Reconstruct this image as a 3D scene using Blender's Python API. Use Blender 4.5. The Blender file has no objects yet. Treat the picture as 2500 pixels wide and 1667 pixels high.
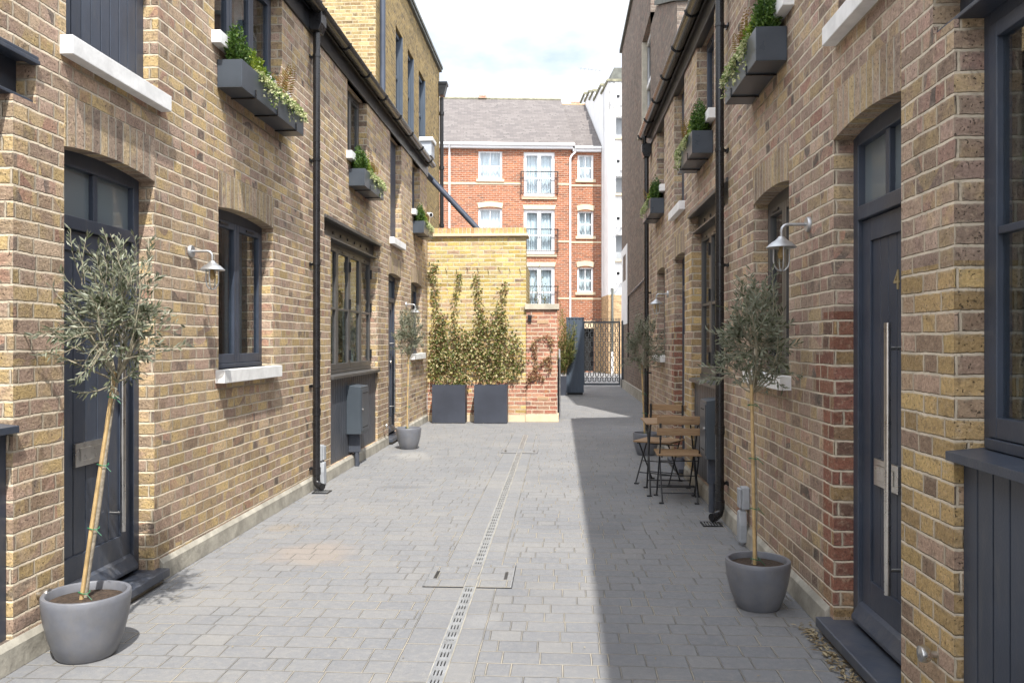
import bpy, math, random
from mathutils import Vector, Matrix
random.seed(7)
R = math.radians
S = bpy.context.scene
COL = S.collection

# ------------------------------------------------------------------ camera, sky, sun, exposure
cam = bpy.data.cameras.new('camera'); camo = bpy.data.objects.new('camera', cam); COL.objects.link(camo)
cam.lens = 28.8; cam.sensor_width = 36; cam.clip_start = 0.05; cam.clip_end = 2000
camo.location = (0, 0, 1.47); camo.rotation_euler = (R(90), 0, R(3.377))
S.camera = camo
S.view_settings.view_transform = 'Standard'; S.view_settings.look = 'None'
S.view_settings.gamma = 1; S.view_settings.use_curve_mapping = False
S.view_settings.exposure = 0.80
SUN = Vector((-.214, .66, -1.0))
W = bpy.data.worlds.new('World'); S.world = W; W.use_nodes = True
wt = W.node_tree; wt.nodes.clear()
sky = wt.nodes.new('ShaderNodeTexSky'); sky.sky_type = 'NISHITA'; sky.sun_disc = False
sky.sun_elevation = math.atan2(1, math.hypot(SUN.x, SUN.y)); sky.sun_rotation = math.atan2(-SUN.x, -SUN.y)
sky.air_density = 1.0; sky.dust_density = 1.5
tc = wt.nodes.new('ShaderNodeTexCoord')
mp = wt.nodes.new('ShaderNodeMapping'); mp.inputs['Scale'].default_value = (1, 1, 2.2); mp.inputs['Location'].default_value = (.35, .2, .3)
wt.links.new(tc.outputs['Generated'], mp.inputs['Vector'])
nz = wt.nodes.new('ShaderNodeTexNoise'); nz.inputs['Scale'].default_value = 2.6; nz.inputs['Detail'].default_value = 9; nz.inputs['Roughness'].default_value = .56
wt.links.new(mp.outputs[0], nz.inputs['Vector'])
cr = wt.nodes.new('ShaderNodeValToRGB'); cr.color_ramp.elements[0].position = .27; cr.color_ramp.elements[1].position = .45
wt.links.new(nz.outputs[0], cr.inputs[0])
mx = wt.nodes.new('ShaderNodeMix'); mx.data_type = 'RGBA'
nz2 = wt.nodes.new('ShaderNodeTexNoise'); nz2.inputs['Scale'].default_value = 5; nz2.inputs['Detail'].default_value = 6
wt.links.new(mp.outputs[0], nz2.inputs['Vector'])
cr2 = wt.nodes.new('ShaderNodeValToRGB'); cr2.color_ramp.elements[0].position = .3; cr2.color_ramp.elements[1].position = .62
cr2.color_ramp.elements[0].color = (6.9, 7.4, 8.2, 1); cr2.color_ramp.elements[1].color = (8.6, 8.8, 9.2, 1)
wt.links.new(nz2.outputs[0], cr2.inputs[0])
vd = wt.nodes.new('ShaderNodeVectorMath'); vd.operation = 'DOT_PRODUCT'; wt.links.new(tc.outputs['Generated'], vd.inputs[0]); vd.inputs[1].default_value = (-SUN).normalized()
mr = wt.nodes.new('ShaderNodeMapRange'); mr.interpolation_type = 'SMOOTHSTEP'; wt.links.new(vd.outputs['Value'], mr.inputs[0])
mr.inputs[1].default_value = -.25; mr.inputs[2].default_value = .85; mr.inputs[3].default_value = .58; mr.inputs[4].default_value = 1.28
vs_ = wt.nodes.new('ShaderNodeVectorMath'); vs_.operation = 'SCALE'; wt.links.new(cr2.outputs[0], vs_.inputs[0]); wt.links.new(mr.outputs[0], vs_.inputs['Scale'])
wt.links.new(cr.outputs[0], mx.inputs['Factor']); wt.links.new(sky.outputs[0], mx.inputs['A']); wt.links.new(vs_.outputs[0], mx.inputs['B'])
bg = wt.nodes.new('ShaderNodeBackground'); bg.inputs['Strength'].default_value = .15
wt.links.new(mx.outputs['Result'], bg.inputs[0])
wo = wt.nodes.new('ShaderNodeOutputWorld'); wt.links.new(bg.outputs[0], wo.inputs[0])
sl = bpy.data.lights.new('sun', 'SUN'); sl.energy = 4.2; sl.angle = R(.6); sl.color = (1, .955, .88)
slo = bpy.data.objects.new('sun', sl); COL.objects.link(slo); slo.location = (6, -20, 30)
slo.rotation_euler = SUN.to_track_quat('-Z', 'Y').to_euler()

# ------------------------------------------------------------------ node helpers
class NT:
    def __init__(s, name):
        s.mat = bpy.data.materials.new(name); s.mat.use_nodes = True
        s.t = s.mat.node_tree; s.t.nodes.clear()
        s.out = s.t.nodes.new('ShaderNodeOutputMaterial'); s.b = s.t.nodes.new('ShaderNodeBsdfPrincipled')
        s.l(s.b.outputs[0], s.out.inputs[0])
        c = s.t.nodes.new('ShaderNodeTexCoord'); s.obj = c.outputs['Object']; s.nor = c.outputs['Normal']
    def l(s, a, b): s.t.links.new(a, b)
    def put(s, sock, v):
        if hasattr(v, 'is_output'): s.l(v, sock)
        elif v is not None: sock.default_value = v
    def m(s, op, a, b=None, c=None, clamp=False):
        n = s.t.nodes.new('ShaderNodeMath'); n.operation = op; n.use_clamp = clamp
        s.put(n.inputs[0], a); s.put(n.inputs[1], b); s.put(n.inputs[2], c); return n.outputs[0]
    def sep(s, v):
        n = s.t.nodes.new('ShaderNodeSeparateXYZ'); s.l(v, n.inputs[0]); return n.outputs
    def comb(s, x, y, z=0.0):
        n = s.t.nodes.new('ShaderNodeCombineXYZ')
        for i, v in enumerate((x, y, z)): s.put(n.inputs[i], v)
        return n.outputs[0]
    def noise(s, v, scale, detail=2, rough=.5):
        n = s.t.nodes.new('ShaderNodeTexNoise'); s.put(n.inputs['Vector'], v)
        n.inputs['Scale'].default_value = scale; n.inputs['Detail'].default_value = detail; n.inputs['Roughness'].default_value = rough
        return n.outputs[0]
    def white(s, v):
        n = s.t.nodes.new('ShaderNodeTexWhiteNoise'); n.noise_dimensions = '3D'; s.l(v, n.inputs['Vector']); return n.outputs['Value'], n.outputs['Color']
    def ramp(s, f, stops, const=False):
        n = s.t.nodes.new('ShaderNodeValToRGB'); e = n.color_ramp
        if const: e.interpolation = 'CONSTANT'
        while len(e.elements) < len(stops): e.elements.new(.5)
        for el, (p, c) in zip(e.elements, stops):
            el.position = p; el.color = (c[0], c[1], c[2], 1) if isinstance(c, (tuple, list)) else (c, c, c, 1)
        s.put(n.inputs[0], f); return n.outputs[0]
    def mix(s, f, a, b, mode='MIX'):
        n = s.t.nodes.new('ShaderNodeMix'); n.data_type = 'RGBA'; n.blend_type = mode
        s.put(n.inputs['Factor'], f)
        for k, v in (('A', a), ('B', b)):
            if isinstance(v, (tuple, list)): v = (v[0], v[1], v[2], 1)
            s.put(n.inputs[k], v)
        return n.outputs['Result']
    def smooth(s, v, a, b):
        n = s.t.nodes.new('ShaderNodeMapRange'); n.interpolation_type = 'SMOOTHSTEP'
        s.put(n.inputs[0], v); n.inputs[1].default_value = a; n.inputs[2].default_value = b; return n.outputs[0]
    def bump(s, h, dist, strength=1.0):
        n = s.t.nodes.new('ShaderNodeBump'); n.inputs['Distance'].default_value = dist; n.inputs['Strength'].default_value = strength
        s.put(n.inputs['Height'], h); s.l(n.outputs[0], s.b.inputs['Normal']); return n
    def set(s, **k):
        for a, v in k.items():
            sock = s.b.inputs[a.replace('_', ' ')]
            if isinstance(v, (tuple, list)) and len(v) == 3: v = (*v, 1)
            s.put(sock, v)

def plain(name, col, rough=.5, metal=0.0, var=.12, scale=6, bump=0.0, bscale=60, spec=None, dust=0.0):
    n = NT(name)
    f = n.noise(n.obj, scale, 5, .6)
    c = n.mix(n.smooth(f, .3, .7), tuple(x*(1-var) for x in col), tuple(min(1, x*(1+var)) for x in col))
    if dust:
        o = n.sep(n.obj); d_ = n.m('ADD', n.smooth(n.noise(n.comb(n.m('MULTIPLY', o[0], 4.0), n.m('MULTIPLY', o[1], 4.0), o[2]), 3.5, 6, .7), .48, .8), n.m('MULTIPLY', n.smooth(o[2], .55, .05), n.smooth(n.noise(n.obj, 11, 5, .7), .3, .7)))
        c = n.mix(n.m('MULTIPLY', d_, dust, None, True), c, (.24, .22, .19))
    n.set(Base_Color=c, Metallic=metal, Roughness=n.m('ADD', n.m('MULTIPLY', n.m('SUBTRACT', f, .5), .25), rough))
    if spec is not None: n.b.inputs['Specular IOR Level'].default_value = spec
    if bump: n.bump(n.noise(n.obj, bscale, 4, .6), bump)
    return n.mat

STOCK = [(0, (.50, .385, .235)), (.15, (.45, .345, .245)), (.28, (.36, .265, .19)), (.40, (.47, .365, .275)), (.52, (.39, .285, .235)),
         (.63, (.52, .395, .205)), (.76, (.285, .21, .16)), (.84, (.43, .32, .265)), (.945, (.16, .132, .12)), (.97, (.40, .245, .19))]
def brick(name, pal, mortar, bond='flemish', gauge=.075, jh=.0042, dirt=.25, wob=1.0, zone=None, zpal=None, relief=.011, speck=.8, tint=None, zone2=None, zpal2=None):
    n = NT(name)
    o = n.sep(n.obj); nn = n.sep(n.nor)
    ax = n.m('ABSOLUTE', nn[0]); ay = n.m('ABSOLUTE', nn[1]); az = n.m('ABSOLUTE', nn[2])
    side = n.m('GREATER_THAN', ax, ay); flat = n.m('GREATER_THAN', az, .7)
    al = n.m('ADD', n.m('MULTIPLY', o[1], side), n.m('MULTIPLY', o[0], n.m('SUBTRACT', 1.0, side)))
    al = n.m('ADD', n.m('MULTIPLY', al, n.m('SUBTRACT', 1.0, flat)), n.m('MULTIPLY', o[1], flat))
    ve = n.m('ADD', n.m('MULTIPLY', o[2], n.m('SUBTRACT', 1.0, flat)), n.m('MULTIPLY', o[0], flat))
    al = n.m('ADD', al, 40.0); ve = n.m('ADD', ve, 30.0)
    w1 = n.noise(n.obj, 5.5, 2); w2 = n.noise(n.obj, 38, 2)
    v = n.m('ADD', ve, n.m('ADD', n.m('MULTIPLY', n.m('SUBTRACT', w1, .5), .013*wob), n.m('MULTIPLY', n.m('SUBTRACT', w2, .5), .006*wob)))
    w3 = n.noise(n.comb(o[2], o[0], o[1]), 26, 2)
    h = n.m('ADD', al, n.m('MULTIPLY', n.m('SUBTRACT', w3, .5), .010*wob))
    if bond == 'soldier':
        q = n.m('DIVIDE', h, gauge); rowi = n.m('FLOOR', q); f = n.m('MULTIPLY', n.m('SUBTRACT', q, rowi), gauge)
        dd = n.m('MINIMUM', f, n.m('SUBTRACT', gauge, f)); idv = n.comb(rowi, 3.0, 1.0)
    else:
        q = n.m('DIVIDE', v, gauge); row = n.m('FLOOR', q); f = n.m('MULTIPLY', n.m('SUBTRACT', q, row), gauge)
        dy = n.m('MINIMUM', f, n.m('SUBTRACT', gauge, f))
        rr, _ = n.white(n.comb(row, 17.0, 5.0))
        par = n.m('MODULO', row, 2.0)
        if bond == 'flemish':
            P, L = .3375, .225
            x = n.m('ADD', n.m('ADD', h, n.m('MULTIPLY', par, P/2)), n.m('MULTIPLY', rr, .05))
            p = n.m('DIVIDE', x, P); k = n.m('FLOOR', p); lf = n.m('MULTIPLY', n.m('SUBTRACT', p, k), P)
            isH = n.m('GREATER_THAN', lf, L)
            loc = n.m('SUBTRACT', lf, n.m('MULTIPLY', isH, L))
            ln = n.m('SUBTRACT', L, n.m('MULTIPLY', isH, L-(P-L)))
            idx = n.m('ADD', n.m('MULTIPLY', k, 2.0), isH)
        else:
            L = .225*gauge/.075
            x = n.m('ADD', n.m('ADD', h, n.m('MULTIPLY', par, L/2)), n.m('MULTIPLY', rr, .02))
            p = n.m('DIVIDE', x, L); idx = n.m('FLOOR', p); loc = n.m('MULTIPLY', n.m('SUBTRACT', p, idx), L); ln = L
        dx = n.m('MINIMUM', loc, n.m('SUBTRACT', ln, loc))
        dd = n.m('MINIMUM', dx, dy); idv = n.comb(idx, row, 2.0)
    val, colr = n.white(idv)
    fine = n.noise(n.obj, 140, 3, .6)
    edge = n.m('ADD', n.m('SUBTRACT', dd, jh), n.m('MULTIPLY', n.m('SUBTRACT', fine, .5), .004*min(1, wob)))
    mask = n.smooth(edge, -.0008, .0026)
    v2 = n.sep(colr)
    shift = n.comb(n.m('ADD', o[0], n.m('MULTIPLY', v2[0], 9.0)), n.m('ADD', o[1], n.m('MULTIPLY', v2[1], 9.0)), n.m('ADD', o[2], n.m('MULTIPLY', v2[2], 9.0)))
    inb = n.noise(shift, 9, 3, .6)
    bc = n.mix(n.smooth(inb, .34, .76), n.ramp(n.m('FRACT', n.m('ADD', n.m('MULTIPLY', val, .62), n.m('MULTIPLY', n.noise(n.comb(n.m('ADD', o[0], o[1]), o[2], 2.0), .85, 3), .9))), pal, True), n.ramp(n.m('FRACT', n.m('MULTIPLY', v2[2], 7.31)), pal, True))
    for zn, zp in ((zone2, zpal2), (zone, zpal)):      # areas laid with other bricks, e.g. redder ones at a jamb: (axis, lo, hi, zlo, zhi)
        if zn is None: continue
        zf = None
        for (axis, lo, hi, zlo, zhi) in zn:
            g = n.m('MULTIPLY', n.m('GREATER_THAN', o[axis], lo), n.m('LESS_THAN', o[axis], hi))
            g = n.m('MULTIPLY', g, n.m('MULTIPLY', n.m('GREATER_THAN', o[2], zlo), n.m('LESS_THAN', o[2], zhi)))
            zf = g if zf is None else n.m('MAXIMUM', zf, g)
        bc = n.mix(zf, bc, n.ramp(v2[0], zp, True))
    bl = n.noise(shift, 26, 5, .7)
    bc = n.mix(n.m('MULTIPLY', n.smooth(bl, .50, .70), .75), bc, n.mix(.62, bc, (.09, .07, .058)))
    bc = n.mix(n.m('MULTIPLY', n.smooth(n.noise(n.comb(o[1], o[2], o[0]), 34, 4, .65), .52, .74), .5), bc, (.54, .44, .33))
    bc = n.mix(1.0, bc, n.ramp(v2[1], [(0, .78), (1, 1.2)]), 'MULTIPLY')
    bc = n.mix(1.0, bc, n.ramp(n.noise(shift, 75, 5, .7), [(.28, .70), (.5, 1.0), (.72, 1.26)]), 'MULTIPLY')
    sp = n.noise(n.obj, 95, 2, .55)
    spm = n.smooth(sp, .635, .69)
    bc = n.mix(n.m('MULTIPLY', spm, speck), bc, (.03, .024, .02))
    mc = n.mix(n.smooth(n.noise(n.obj, 9, 4), .35, .7), tuple(c*.84 for c in mortar), tuple(min(1, c*1.1) for c in mortar))
    smear = n.m('MULTIPLY', n.smooth(edge, .016, .001), n.smooth(n.noise(n.comb(o[2], o[1], o[0]), 16, 4, .65), .40, .68))
    bc = n.mix(n.m('MULTIPLY', smear, .55), bc, mc)
    c = n.mix(mask, mc, bc)
    st_ = n.noise(n.comb(n.m('MULTIPLY', al, 2.2), n.m('MULTIPLY', o[2], .28), 1.0), 2.0, 5, .65)
    c = n.mix(n.m('MULTIPLY', n.smooth(st_, .50, .72), dirt), c, n.mix(.40, c, (.10, .085, .07)))
    dn = n.noise(n.obj, .9, 5, .6)
    c = n.mix(n.m('MULTIPLY', n.smooth(dn, .45, .75), dirt), c, n.mix(.55, c, (.07, .06, .05)))
    if tint: c = n.mix(1.0, c, tint, 'MULTIPLY')
    n.set(Base_Color=c, Roughness=.88, Specular_IOR_Level=.25)
    # weather-struck pointing: each bed joint is cut back under the brick above and comes forward to the brick below
    if bond == 'soldier': jp = .25
    else:
        up = n.m('LESS_THAN', f, gauge/2); t = n.m('SUBTRACT', f, n.m('MULTIPLY', n.m('SUBTRACT', 1.0, up), gauge))
        jp = n.m('MULTIPLY', n.m('SUBTRACT', .5, n.m('DIVIDE', t, 2*jh+.003)), .85, None, True)
        vert = n.m('LESS_THAN', dx, dy); jp = n.m('ADD', n.m('MULTIPLY', jp, n.m('SUBTRACT', 1.0, vert)), n.m('MULTIPLY', vert, .35))
    hb = n.smooth(edge, -.0008, .004)
    hh = n.m('ADD', n.m('MULTIPLY', hb, n.m('SUBTRACT', 1.0, jp)), jp)
    hh = n.m('ADD', hh, n.m('MULTIPLY', n.m('SUBTRACT', n.noise(n.obj, 55, 5, .72), .5), n.m('ADD', .25, n.m('MULTIPLY', hb, .9))))
    hh = n.m('SUBTRACT', hh, n.m('MULTIPLY', spm, .55))
    n.bump(hh, relief)
    return n.mat

REDS = [(0, (.27, .125, .09)), (.35, (.24, .115, .09)), (.55, (.16, .10, .08)), (.68, (.33, .22, .14)), (.8, (.28, .14, .10)), (.9, (.37, .26, .14))]
M = {}
MOR = (.49, .44, .36)
M['stockL'] = brick('stock_brick_left', STOCK, MOR, tint=(1.05, 1.01, .95))
STOCKR = [(0, (.44, .345, .245)), (.15, (.40, .31, .25)), (.30, (.33, .25, .20)), (.45, (.42, .325, .275)), (.58, (.35, .26, .225)),
          (.70, (.46, .36, .22)), (.79, (.26, .20, .165)), (.86, (.38, .26, .225)), (.95, (.15, .13, .12)), (.975, (.34, .20, .165))]
GOLD = [(0, (.46, .34, .175)), (.3, (.41, .30, .16)), (.5, (.38, .285, .205)), (.66, (.50, .375, .185)), (.82, (.27, .20, .15)), (.92, (.40, .295, .235))]
M['stockR'] = brick('stock_brick_right', STOCKR, MOR, zone=[(1, 4.10, 4.33, .1, 1.62), (1, 9.88, 10.12, .1, 1.7), (1, 4.10, 4.45, 1.2, 1.4)], zpal=REDS,
                    zone2=[(1, -4, 3.40, 0, 1.75), (1, 8.55, 9.1, 0, 2.4)], zpal2=GOLD, tint=(1.14, 1.09, 1.02))
M['soldier'] = brick('soldier_brick', [(0, (.46, .35, .205)), (.25, (.41, .31, .21)), (.45, (.48, .37, .21)), (.62, (.39, .285, .21)), (.8, (.44, .335, .255)), (.92, (.28, .21, .165))], MOR, 'soldier')
M['yellow'] = brick('yellow_brick', [(0, (.57, .42, .135)), (.25, (.52, .365, .12)), (.45, (.61, .48, .195)), (.7, (.56, .44, .20)), (.88, (.45, .31, .18)), (.95, (.42, .28, .19)), (.99, (.24, .18, .14))],
                    (.62, .55, .42), 'stretcher', dirt=.12, speck=.5, zone=[(2, .1, .72, 0, .72)], zpal=[(0, (.45, .22, .15)), (.4, (.52, .3, .18)), (.7, (.58, .4, .16)), (.85, (.38, .18, .13))])
M['ysold'] = brick('yellow_edge_brick', [(0, (.62, .45, .19)), (.35, (.6, .4, .15)), (.6, (.6, .42, .22)), (.85, (.54, .33, .17))], (.62, .55, .42), 'soldier', dirt=.15, speck=.4)
M['pierb'] = brick('pier_brick', [(0, (.44, .19, .13)), (.3, (.38, .15, .10)), (.5, (.50, .28, .19)), (.7, (.42, .21, .15)), (.88, (.28, .16, .13)), (.95, (.5, .22, .11))], (.66, .55, .42), 'stretcher', dirt=.1, speck=.3)
M['redb'] = brick('red_brick', [(0, (.36, .112, .046)), (.3, (.41, .14, .058)), (.5, (.31, .10, .048)), (.7, (.37, .135, .07)), (.88, (.23, .09, .054)), (.95, (.18, .09, .065))], (.46, .33, .25), 'stretcher', gauge=.09, jh=.0085, dirt=.08, speck=.1, wob=.5)
M['oldyel'] = brick('old_yellow_brick', [(0, (.33, .225, .075)), (.3, (.28, .19, .07)), (.55, (.37, .26, .10)), (.8, (.22, .15, .06)), (.92, (.14, .1, .05))], (.36, .30, .19), 'flemish', dirt=.4, speck=.6)
M['oldyel2'] = brick('yellow_stock_gable', [(0, (.42, .31, .14)), (.3, (.35, .24, .11)), (.55, (.46, .35, .17)), (.8, (.30, .20, .095)), (.92, (.18, .13, .07))], (.52, .44, .30), 'flemish', dirt=.2, speck=.5)
M['oldbrown'] = brick('old_brown_brick', [(0, (.21, .165, .135)), (.3, (.18, .145, .12)), (.55, (.25, .19, .155)), (.8, (.165, .135, .115)), (.92, (.24, .15, .12))], (.24, .21, .18), 'flemish', dirt=.45, speck=.6)
M['tanb'] = brick('tan_brick', [(0, (.50, .34, .19)), (.5, (.46, .30, .16)), (.8, (.54, .38, .22))], (.55, .42, .27), 'stretcher', dirt=.1, speck=.1)
M['paint'] = plain('anthracite_paint', (.044, .056, .082), .42, var=.16, scale=3, bump=.0008, bscale=90, dust=.16)
M['paintp'] = plain('slate_grey_paint', (.058, .064, .078), .45, var=.14, scale=3, bump=.0008, bscale=90, dust=.12)
M['paintb'] = plain('anthracite_paint_warm', (.075, .073, .072), .42, var=.14, scale=3, bump=.0008, bscale=90, dust=.15)
M['paintd'] = plain('black_paint', (.014, .015, .018), .35, var=.2, scale=8)
M['boxmetal'] = plain('grey_painted_steel', (.054, .066, .083), .32, var=.12, scale=4)
M['bluepanel'] = plain('blue_grey_cladding', (.070, .092, .125), .45, var=.06, scale=3)
M['gatemetal'] = plain('grey_gate_paint', (.11, .12, .12), .5, var=.08, scale=3)
M['cab'] = plain('blue_grey_cabinet', (.060, .074, .090), .40, var=.08, scale=4)
M['white'] = plain('white_stone', (.78, .78, .77), .6, var=.09, scale=9, bump=.002, bscale=40, dust=.10)
M['conc'] = plain('concrete_plinth', (.36, .34, .29), .9, var=.28, scale=5, bump=.006, bscale=18, dust=.25)
M['cream'] = plain('cream_stone', (.66, .53, .37), .85, var=.08, scale=6)
M['conccap'] = plain('concrete_cap', (.46, .42, .34), .9, var=.15, scale=5, bump=.004, bscale=25)
M['steel'] = plain('brushed_steel', (.60, .59, .57), .30, 1.0, var=.08, scale=20)
M['galv'] = plain('galvanised_steel', (.44, .45, .46), .42, .75, var=.15, scale=14)
M['plast'] = plain('black_plastic', (.013, .013, .015), .28, var=.25, scale=10)
M['gutter'] = plain('dark_gutter', (.032, .031, .030), .22, var=.2, scale=10)
M['gplast'] = plain('grey_plastic', (.34, .36, .39), .5, var=.1, scale=10)
M['wplast'] = plain('white_plastic', (.82, .82, .83), .35, var=.04, scale=10)
M['pot'] = plain('grey_glazed_pot', (.148, .157, .184), .42, var=.14, scale=7, bump=.0012, bscale=25, dust=.28)
M['zinc'] = plain('dark_zinc', (.040, .046, .064), .5, var=.14, scale=3)
M['soil'] = plain('potting_soil', (.055, .036, .024), .95, var=.5, scale=60, bump=.02, bscale=60)
M['render'] = plain('white_render', (.84, .84, .84), .8, var=.05, scale=2)
M['coping'] = plain('grey_coping', (.13, .135, .12), .8, var=.25, scale=5)
M['lichen'] = plain('lichen_coping', (.24, .23, .16), .9, var=.35, scale=6)
M['cane'] = plain('bamboo_cane', (.46, .32, .15), .5, var=.22, scale=15)
M['bark'] = plain('olive_bark', (.27, .235, .185), .9, var=.3, scale=30, bump=.004, bscale=60)
M['twig'] = plain('olive_twig', (.28, .25, .18), .8, var=.25, scale=30)
M['dryst'] = plain('dry_stem', (.20, .13, .08), .9, var=.3, scale=30)
M['tie'] = plain('green_tie', (.02, .17, .075), .5)
M['terra'] = plain('terracotta_vent', (.66, .45, .27), .8)
M['brass'] = plain('brass_number', (.36, .29, .16), .5, .3)
M['dark'] = plain('dark_interior', (.008, .008, .009), .8)
M['curtain'] = plain('net_curtain', (.86, .89, .93), .8, var=.08, scale=5)
M['blind'] = plain('grey_blind', (.34, .36, .38), .8, var=.08, scale=2)
M['slatedk'] = plain('dark_slate', (.07, .07, .075), .7, var=.3, scale=5)

def wood_mat():
    n = NT('oiled_wood'); o = n.sep(n.obj)
    g = n.noise(n.comb(n.m('MULTIPLY', o[0], 3.0), n.m('MULTIPLY', o[1], 45.0), n.m('MULTIPLY', o[2], 45.0)), 2.5, 5, .6)
    n.set(Base_Color=n.ramp(g, [(.25, (.17, .095, .045)), (.5, (.30, .185, .095)), (.8, (.38, .25, .14))]), Roughness=.55)
    n.bump(g, .0015); return n.mat
M['wood'] = wood_mat()

def glass_mat():
    n = NT('window_glass'); n.set(Base_Color=(.012, .014, .016), Roughness=.025, IOR=1.52, Specular_IOR_Level=.62)
    n.bump(n.noise(n.obj, 2.2, 2), .004, .35); return n.mat
M['glass'] = glass_mat(); M['wglass'] = None
def fan_glass():
    n = NT('frosted_glass'); n.set(Base_Color=(.15, .18, .20), Roughness=.10, IOR=1.5); n.bump(n.noise(n.obj, 3, 2), .003, .3); return n.mat
M['fan'] = fan_glass()
def front(n, f):      # reflection on the outer face of a pane only
    g = n.t.nodes.new('ShaderNodeNewGeometry'); return n.m('MULTIPLY', f, n.m('SUBTRACT', 1.0, g.outputs['Backfacing']))
def clear_glass():
    n = NT('clear_glass'); t = n.t.nodes.new('ShaderNodeBsdfTransparent'); t.inputs[0].default_value = (.88, .92, .93, 1)
    g = n.t.nodes.new('ShaderNodeBsdfGlossy'); g.inputs['Roughness'].default_value = .02
    f = n.t.nodes.new('ShaderNodeFresnel'); f.inputs[0].default_value = 1.7
    mxs = n.t.nodes.new('ShaderNodeMixShader'); n.l(front(n, n.m('ADD', f.outputs[0], .06)), mxs.inputs[0]); n.l(t.outputs[0], mxs.inputs[1]); n.l(g.outputs[0], mxs.inputs[2])
    n.l(mxs.outputs[0], n.out.inputs[0]); return n.mat
M['clear'] = clear_glass()
def view_glass():
    n = NT('casement_glass'); t = n.t.nodes.new('ShaderNodeBsdfTransparent'); t.inputs[0].default_value = (.80, .85, .87, 1)
    g = n.t.nodes.new('ShaderNodeBsdfGlossy'); g.inputs['Roughness'].default_value = .02
    b = n.t.nodes.new('ShaderNodeBump'); b.inputs['Distance'].default_value = .006; b.inputs['Strength'].default_value = .5; n.l(n.noise(n.obj, 2.4, 2), b.inputs['Height'])
    f = n.t.nodes.new('ShaderNodeFresnel'); f.inputs[0].default_value = 1.75
    n.l(b.outputs[0], g.inputs['Normal']); n.l(b.outputs[0], f.inputs['Normal'])
    mxs = n.t.nodes.new('ShaderNodeMixShader'); n.l(front(n, n.m('ADD', f.outputs[0], .05)), mxs.inputs[0]); n.l(t.outputs[0], mxs.inputs[1]); n.l(g.outputs[0], mxs.inputs[2])
    n.l(mxs.outputs[0], n.out.inputs[0]); return n.mat
M['wglass'] = view_glass()
def lampglass():
    n = NT('lamp_glass'); t = n.t.nodes.new('ShaderNodeBsdfTransparent'); t.inputs[0].default_value = (.93, .93, .9, 1)
    g = n.t.nodes.new('ShaderNodeBsdfGlossy'); g.inputs['Roughness'].default_value = .05
    f = n.t.nodes.new('ShaderNodeFresnel'); f.inputs[0].default_value = 1.35
    mxs = n.t.nodes.new('ShaderNodeMixShader'); n.l(front(n, f.outputs[0]), mxs.inputs[0]); n.l(t.outputs[0], mxs.inputs[1]); n.l(g.outputs[0], mxs.inputs[2])
    n.l(mxs.outputs[0], n.out.inputs[0]); return n.mat
M['lampglass'] = lampglass()

def leaf_mat(name, stops, back=None, trans=.22, rough=.5):
    n = NT(name); g = n.t.nodes.new('ShaderNodeNewGeometry')
    c = n.ramp(g.outputs['Random Per Island'], stops)
    if back: c = n.mix(n.m('MULTIPLY', g.outputs['Backfacing'], .65), c, back)
    n.set(Base_Color=c, Roughness=rough, Specular_IOR_Level=.35)
    t = n.t.nodes.new('ShaderNodeBsdfTranslucent'); n.l(c, t.inputs[0])
    a = n.t.nodes.new('ShaderNodeMixShader'); a.inputs[0].default_value = trans
    n.l(n.b.outputs[0], a.inputs[1]); n.l(t.outputs[0], a.inputs[2]); n.l(a.outputs[0], n.out.inputs[0]); return n.mat
M['olive'] = leaf_mat('olive_leaf', [(0, (.055, .070, .035)), (.35, (.10, .118, .066)), (.7, (.165, .182, .112)), (1, (.26, .27, .18))], (.30, .32, .25), .2, .40)
M['box'] = leaf_mat('boxwood_leaf', [(0, (.03, .075, .012)), (.5, (.06, .125, .02)), (1, (.13, .21, .04))], None, .25, .4)
M['lime'] = leaf_mat('lime_leaf', [(0, (.10, .17, .016)), (.5, (.19, .27, .028)), (1, (.32, .37, .06))], None, .35, .45)
M['ivy'] = leaf_mat('variegated_ivy_leaf', [(0, (.10, .17, .04)), (.3, (.26, .33, .11)), (.55, (.50, .52, .26)), (1, (.62, .62, .38))], None, .25)
M['fern'] = leaf_mat('bronze_fern_leaf', [(0, (.20, .10, .025)), (.4, (.26, .15, .03)), (.7, (.20, .19, .04)), (1, (.34, .16, .05))], None, .35)
M['climb'] = leaf_mat('climber_leaf', [(0, (.045, .062, .016)), (.25, (.095, .12, .028)), (.5, (.20, .225, .058)), (.6, (.21, .12, .06)), (.74, (.34, .23, .12)), (.88, (.44, .39, .19)), (1, (.55, .50, .28))], None, .25)
M['bamboo'] = leaf_mat('bamboo_leaf', [(0, (.05, .08, .018)), (.4, (.10, .14, .03)), (.75, (.17, .19, .05)), (1, (.28, .26, .09))], None, .3)
M['dead'] = leaf_mat('dead_leaf', [(0, (.14, .10, .055)), (.5, (.27, .21, .12)), (1, (.42, .36, .24))], None, .1, .8)
M['flower'] = leaf_mat('pale_flower', [(0, (.6, .45, .42)), (1, (.75, .66, .6))], None, .3)
M['red_leaf'] = leaf_mat('red_leaf', [(0, (.25, .06, .03)), (1, (.4, .14, .05))], None, .3)

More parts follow.
